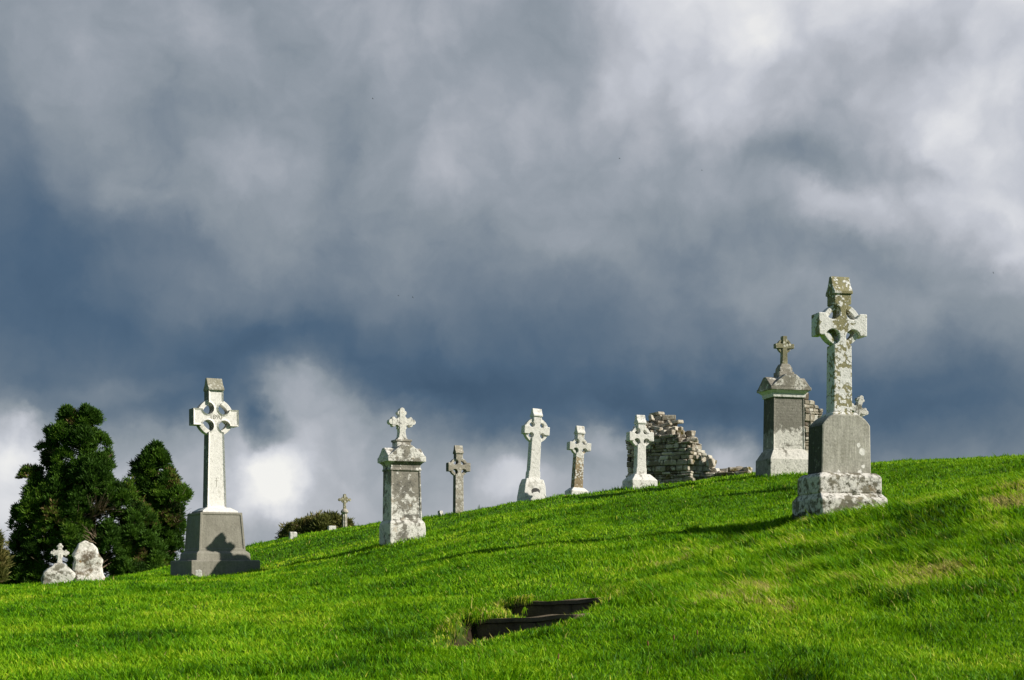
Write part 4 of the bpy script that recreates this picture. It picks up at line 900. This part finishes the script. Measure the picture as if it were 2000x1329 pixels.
def sprays(points, dirs, size, n_leaf, rng, tint):
    """bunches of small pointed leaves fanning up and outward from points"""
    P = np.repeat(points, n_leaf, 0); Dr = np.repeat(dirs, n_leaf, 0); S = np.repeat(size, n_leaf) * rng.uniform(0.5, 1.15, len(P))
    rd = rng.normal(size=P.shape); rd /= np.linalg.norm(rd, axis=1, keepdims=True)
    dv = Dr + rd * 0.75; dv /= np.linalg.norm(dv, axis=1, keepdims=True)
    start = P + dv * S[:, None] * rng.uniform(0.0, 0.7, (len(P), 1))
    pr = np.cross(dv, rng.normal(size=P.shape)); pr /= np.linalg.norm(pr, axis=1, keepdims=True) + 1e-9
    wv = pr * (S * 0.075)[:, None]
    tip = start + dv * (S * 0.62)[:, None]; mid = start + dv * (S * 0.28)[:, None]
    v = np.stack([start, mid - wv, tip, mid + wv], 1).reshape(-1, 3)
    n = len(P); f = np.arange(n * 4)
    tt = np.clip(np.repeat(tint, n_leaf) + rng.uniform(-0.13, 0.13, n), 0, 1)
    return v, f, np.full(n, 4), np.repeat(tt, 4)
def in_poly(x, z, poly):
    ins = np.zeros(len(x), bool); n = len(poly)
    for i in range(n):
        ax, az_ = poly[i]; bx, bz_ = poly[(i + 1) % n]
        ins ^= ((az_ > z) != (bz_ > z)) & (x < (bx - ax) * (z - az_) / ((bz_ - az_) or 1e-9) + ax)
    return ins
def conifer(label, D, outline, trunk_px, seed, n_lump, lump_r, n_spray, leaf, mat, n_leaf=26, zbase=None, up=1.0, name='conifer', cat='tree', dead=0.05, depth=0.62, limbs=True, dry=(), tips=()):
    rng = np.random.default_rng(seed)
    s = D / F
    poly = [((x - trunk_px) * s, (HOR - y) * s) for x, y in outline]
    zs = [q[1] for q in poly]; xs = [q[0] for q in poly]; z0, z1 = min(zs), max(zs)
    X0 = (trunk_px - 1000) * s
    zb = zbase if zbase is not None else z0
    root = thing(name, label, cat, (X0, D, zb))
    # half width per height
    hz = np.linspace(z0, z1, 40); hw = []
    for z in hz:
        xr = np.linspace(min(xs), max(xs), 160); ok = in_poly(xr, np.full(160, z), poly)
        hw.append((xr[ok].min(), xr[ok].max()) if ok.any() else (0, 0))
    hw = np.array(hw)
    L_ = []
    while len(L_) < n_lump:
        x = rng.uniform(min(xs), max(xs)); z = rng.uniform(z0, z1)
        if not in_poly(np.array([x]), np.array([z]), poly)[0]: continue
        a = np.interp(z, hz, hw[:, 0]); b = np.interp(z, hz, hw[:, 1]); c_ = (a + b) / 2; w = max((b - a) / 2, .05)
        f = min(abs(x - c_) / w, 1)
        ymax = depth * w * math.sqrt(max(1 - f * f, 0.02))
        y = ymax * (rng.choice([-1, 1], p=[0.62, 0.38]) * rng.uniform(0.35, 1.0))
        r = lump_r * rng.uniform(0.6, 1.25) * (0.45 + 0.55 * min(w / (max(xs) - min(xs)) * 3.0, 1))
        # keep lumps inside the outline
        xi = np.clip(x, a + r * 0.75, b - r * 0.75) if b - a > 1.5 * r else c_
        L_.append((xi, y, min(z, z1 - r * 0.8), r))
    for tx_, ty2, tr2 in tips: L_.append(((tx_ - trunk_px) * s, -0.1, (HOR - ty2) * s, tr2))
    L_ = np.array(L_); n_tip = len(tips)
    idx = rng.integers(0, n_lump, n_spray)
    if n_tip: idx[: n_tip * 60] = n_lump + np.arange(n_tip * 60) % n_tip; n_lump += n_tip
    d = rng.normal(size=(n_spray, 3)); d /= np.linalg.norm(d, axis=1, keepdims=True); d[:, 2] = np.where(d[:, 2] < -0.35, -d[:, 2], d[:, 2])
    c_ = L_[idx, :3]; r_ = L_[idx, 3]
    pts_ = c_ + d * r_[:, None] * np.stack([1 - .45 * np.maximum(d[:, 2], 0)] * 2 + [np.full(n_spray, 1.6)], 1) * rng.uniform(0.55, 1.0, (n_spray, 1))
    ok = in_poly(pts_[:, 0], pts_[:, 2] + leaf * 0.20, poly) & in_poly(pts_[:, 0] + np.sign(pts_[:, 0]) * leaf * 0.15, pts_[:, 2], poly)
    pts_, d, idx = pts_[ok], d[ok], idx[ok]; n_spray = len(idx)
    dirs = d * 0.75 + np.array([0, 0, up]); dirs /= np.linalg.norm(dirs, axis=1, keepdims=True)
    lumpt = rng.uniform(0.22, 0.72, n_lump); dl = rng.random(n_lump) < dead; lumpt[dl] = 0.92
    v, f, lt_, tt = sprays(pts_, dirs, leaf * rng.uniform(0.7, 1.3, n_spray), n_leaf, rng, np.clip(lumpt[idx] + rng.uniform(-.15, .15, n_spray), 0, 0.97))
    v = v - np.array([0, 0, zb])
    me = fast_mesh('crown', v, f, lt_, mat)
    a_ = me.attributes.new('tint', 'FLOAT', 'POINT'); a_.data.foreach_set('value', tt.astype(np.float32))
    link(bpy.data.objects.new('crown', me), root)
    bm = bmesh.new(); hgt = z1 - zb
    tr_pts = [Vector((0, 0, -0.4)), Vector((.05, 0, hgt * .25)), Vector((-.05, .03, hgt * .5)), Vector((.03, 0, hgt * .75)), Vector((0, 0, hgt * .93))]
    rad0 = 0.035 * hgt
    for i in range(4): tube(bm, tr_pts[i], tr_pts[i + 1], rad0 * (1 - i * .23), rad0 * (1 - (i + 1) * .23), 8)
    if limbs:
        for i in range(n_lump):
            e = Vector((L_[i, 0], L_[i, 1], L_[i, 2] - zb)); zt = max(e.z - 0.45 * math.hypot(e.x, e.y) - 0.1, 0.1)
            b_ = Vector((0, 0, min(zt, hgt * .9))); m_ = b_.lerp(e, 0.5) + Vector((0, 0, -0.05 * hgt * .3))
            tube(bm, b_, m_, 0.028, 0.020, 5); tube(bm, m_, e, 0.020, 0.008, 5)
            for k in range(3):
                q = e + Vector(rng.normal(size=3) * L_[i, 3] * 0.6); tube(bm, m_.lerp(e, 0.5), q, 0.010, 0.003, 4)
    mesh_obj('trunk', bm, M_bark, root)
    if dry:
        for ax, ay, bx, by in dry:
            bm = bmesh.new()      # fans of bare brown twigs at the front of the crown
            za = (HOR - ay) * s - zb; zq = (HOR - by) * s - zb
            w_ = np.interp(za + zb, hz, (hw[:, 1] - hw[:, 0]) / 2); yy = -depth * w_ * 0.80
            a_ = Vector(((ax - trunk_px) * s, yy * 0.6, za)); b_ = Vector(((bx - trunk_px) * s, yy - 0.15, zq))
            tube(bm, (0, 0, max(za - .5, .1)), a_.lerp(b_, .5), .03, .016, 5)
            for k in range(18):
                e_ = b_ + Vector(rng.normal(size=3)) * 0.17 + (b_ - a_) * rng.uniform(0, .5); st_ = a_.lerp(b_, rng.uniform(0, .5)); m_ = st_.lerp(e_, .55) + Vector(rng.normal(size=3)) * 0.05
                tube(bm, st_, m_, .012, .009, 4); tube(bm, m_, e_, .009, .004, 4)
            mesh_obj('dry_branch', bm, M_bark, root)
    return root
T1 = [(135, 800), (152, 812), (170, 797), (192, 812), (197, 842), (218, 868), (222, 900), (248, 922), (262, 950), (272, 985), (296, 1010), (318, 1060), (335, 1100), (330, 1150), (16, 1150), (16, 1085), (34, 1060), (24, 1010), (32, 988), (54, 992), (38, 955), (52, 918), (80, 914), (92, 932), (74, 902), (78, 872), (96, 866), (92, 842), (112, 836), (122, 842), (118, 815)]
conifer('big bushy dark green conifer with two tips, leftmost and taller of the two trees', 46.0, T1, 160, 5, 175, 0.35, 15000, 0.175, M_yew, 42, tips=((85, 1085, .45), (70, 1110, .4), (137, 818, .2), (139, 832, .26), (171, 815, .22), (175, 832, .3), (60, 930, .24), (88, 876, .2), (100, 850, .2), (40, 1000, .22), (222, 888, .22), (208, 852, .2)), zbase=-0.9, dry=((190, 1015, 212, 985), (205, 1005, 232, 990), (215, 1075, 205, 1050)))
T2 = [(306, 868), (320, 885), (330, 905), (338, 925), (352, 950), (372, 962), (376, 990), (362, 1010), (360, 1045), (352, 1090), (345, 1140), (250, 1140), (262, 1000), (258, 960), (264, 938), (258, 905), (276, 900), (292, 880)]
conifer('smaller dark conifer behind the 1890 cross, right of the big bushy tree', 47.5, T2, 308, 8, 86, 0.31, 7600, 0.175, M_yew, 42, tips=((307, 884, .16), (311, 900, .22), (288, 892, .18), (330, 915, .2), (268, 908, .18), (366, 976, .22)), zbase=-0.9, dry=((345, 1030, 360, 1012), (335, 1005, 352, 985)))
BU = [(540, 1052), (552, 1040), (566, 1028), (590, 1020), (610, 1013), (636, 1008), (655, 1009), (668, 1014), (684, 1020), (694, 1042), (690, 1075), (545, 1075)]
conifer('low brownish green bush on the skyline left of the column cross', 44.0, BU, 620, 13, 60, 0.24, 2600, 0.18, M_bush, 34, tips=((612, 1012, .1), (640, 1007, .1), (585, 1021, .1), (563, 1031, .1), (662, 1012, .1), (686, 1022, .1)), zbase=0.9, name='bush', cat='bush', dead=0.2)
SH = [(-40, 1045), (-10, 1042), (8, 1050), (16, 1075), (14, 1110), (14, 1150), (-60, 1150), (-60, 1060)]
conifer('brownish shrub cut by the left edge of the view beside the big conifer', 44.0, SH, -20, 17, 26, 0.28, 1200, 0.20, M_bush, 34, zbase=-0.8, name='shrub', cat='bush', dead=0.3)

# ------------------------------------------------------------------ birds and seed heads
M_bird, t, out = new_mat('dark_plumage'); principled(t, out, (0.03, 0.03, 0.035), 0.7)
def bird_mesh():
    bm = bmesh.new(); prof = [(-.085, .004), (-.06, .012), (-.02, .022), (.03, .020), (.055, .014), (.072, .013), (.085, .003)]
    rings = [[bm.verts.new((r * math.cos(2 * math.pi * i / 8), x, r * math.sin(2 * math.pi * i / 8))) for i in range(8)] for x, r in prof]
    for a, b in zip(rings, rings[1:]):
        for i in range(8): bm.faces.new((a[i], a[(i + 1) % 8], b[(i + 1) % 8], b[i]))
    bm.faces.new(rings[0]); bm.faces.new(rings[-1][::-1])
    for s in (-1, 1):
        pl = [(0.012, .035, .006), (.085, .045, .035), (.17, -.03, .03), (.09, -.005, .03), (0.012, -.025, .006)]
        tp = [bm.verts.new((s * x, y, z + .004)) for x, y, z in pl]; bt = [bm.verts.new((s * x, y, z - .002)) for x, y, z in pl]
        bm.faces.new(tp); bm.faces.new(bt[::-1])
        for i in range(5): bm.faces.new((tp[i], bt[i], bt[(i + 1) % 5], tp[(i + 1) % 5]))
        tl = [(0, -.075, .002), (s * .006, -.08, .002), (s * .03, -.14, .002), (s * .012, -.10, .002)]
        t2 = [bm.verts.new((x, y, z + .002)) for x, y, z in tl]; b2 = [bm.verts.new((x, y, z - .004)) for x, y, z in tl]
        bm.faces.new(t2); bm.faces.new(b2[::-1])
        for i in range(4): bm.faces.new((t2[i], b2[i], b2[(i + 1) % 4], t2[(i + 1) % 4]))
    return bm
bird0 = None
for px, py, rz, ry, lab in ((728, 193, 80, 20, 'tiny bird alone high in the upper left of the sky'), (778, 578, 95, 10, 'left one of two tiny birds close together above the pedestal monument'),
                            (806, 581, 40, 55, 'right one of two tiny birds close together above the pedestal monument'), (1210, 310, 70, 15, 'faint tiny bird in mid sky right of centre'),
                            (1371, 333, 120, -35, 'tiny bird in the sky above the panelled monument'), (1940, 533, 30, 60, 'tiny bird near the right edge of the sky, right of the nearest cross')):
    if bird0 is None: bird0 = o = mesh_obj('bird', bird_mesh(), M_bird)
    else: o = bird0.copy(); COL.objects.link(o)
    o.location = at(px, py, 170.0); o.rotation_euler = (0, R(ry), R(rz)); tag(o, lab, 'bird', 'birds in the storm sky')

M_seed, t, out = new_mat('dry_seed_head'); principled(t, out, (0.20, 0.11, 0.045), 0.9)
M_stalk, t, out = new_mat('green_stalk'); principled(t, out, (0.16, 0.24, 0.04), 0.7)
for k, (px, py, Y_, lab) in enumerate(((1086, 1320, 9.4, 'brown seed head on a thin stalk at the bottom edge, lowest of the four'), (1270, 1300, 9.9, 'leaning brown seed head, second from left of the four'),
                                 (1316, 1292, 10.1, 'brown seed head, third from left of the four'), (1364, 1280, 10.4, 'brown seed head, rightmost of the four'))):
    x = (px - 1000) / F * Y_; z = gz(x, Y_)
    root = thing('seed_stalk', lab, 'seed head', (x, Y_, z), k * 40, (6, -9, 3, 5)[k], group='seed heads in the near grass')
    bm = bmesh.new(); tube(bm, (0, 0, -.02), (0, 0, .135), .0016, .0013, 5); mesh_obj('stalk', bm, M_stalk, root)
    bm = bmesh.new(); lathe(bm, [(.130, .002), (.136, .0055), (.150, .0062), (.162, .0045), (.168, .0015)], 8); mesh_obj('seed_head', bm, M_seed, root)
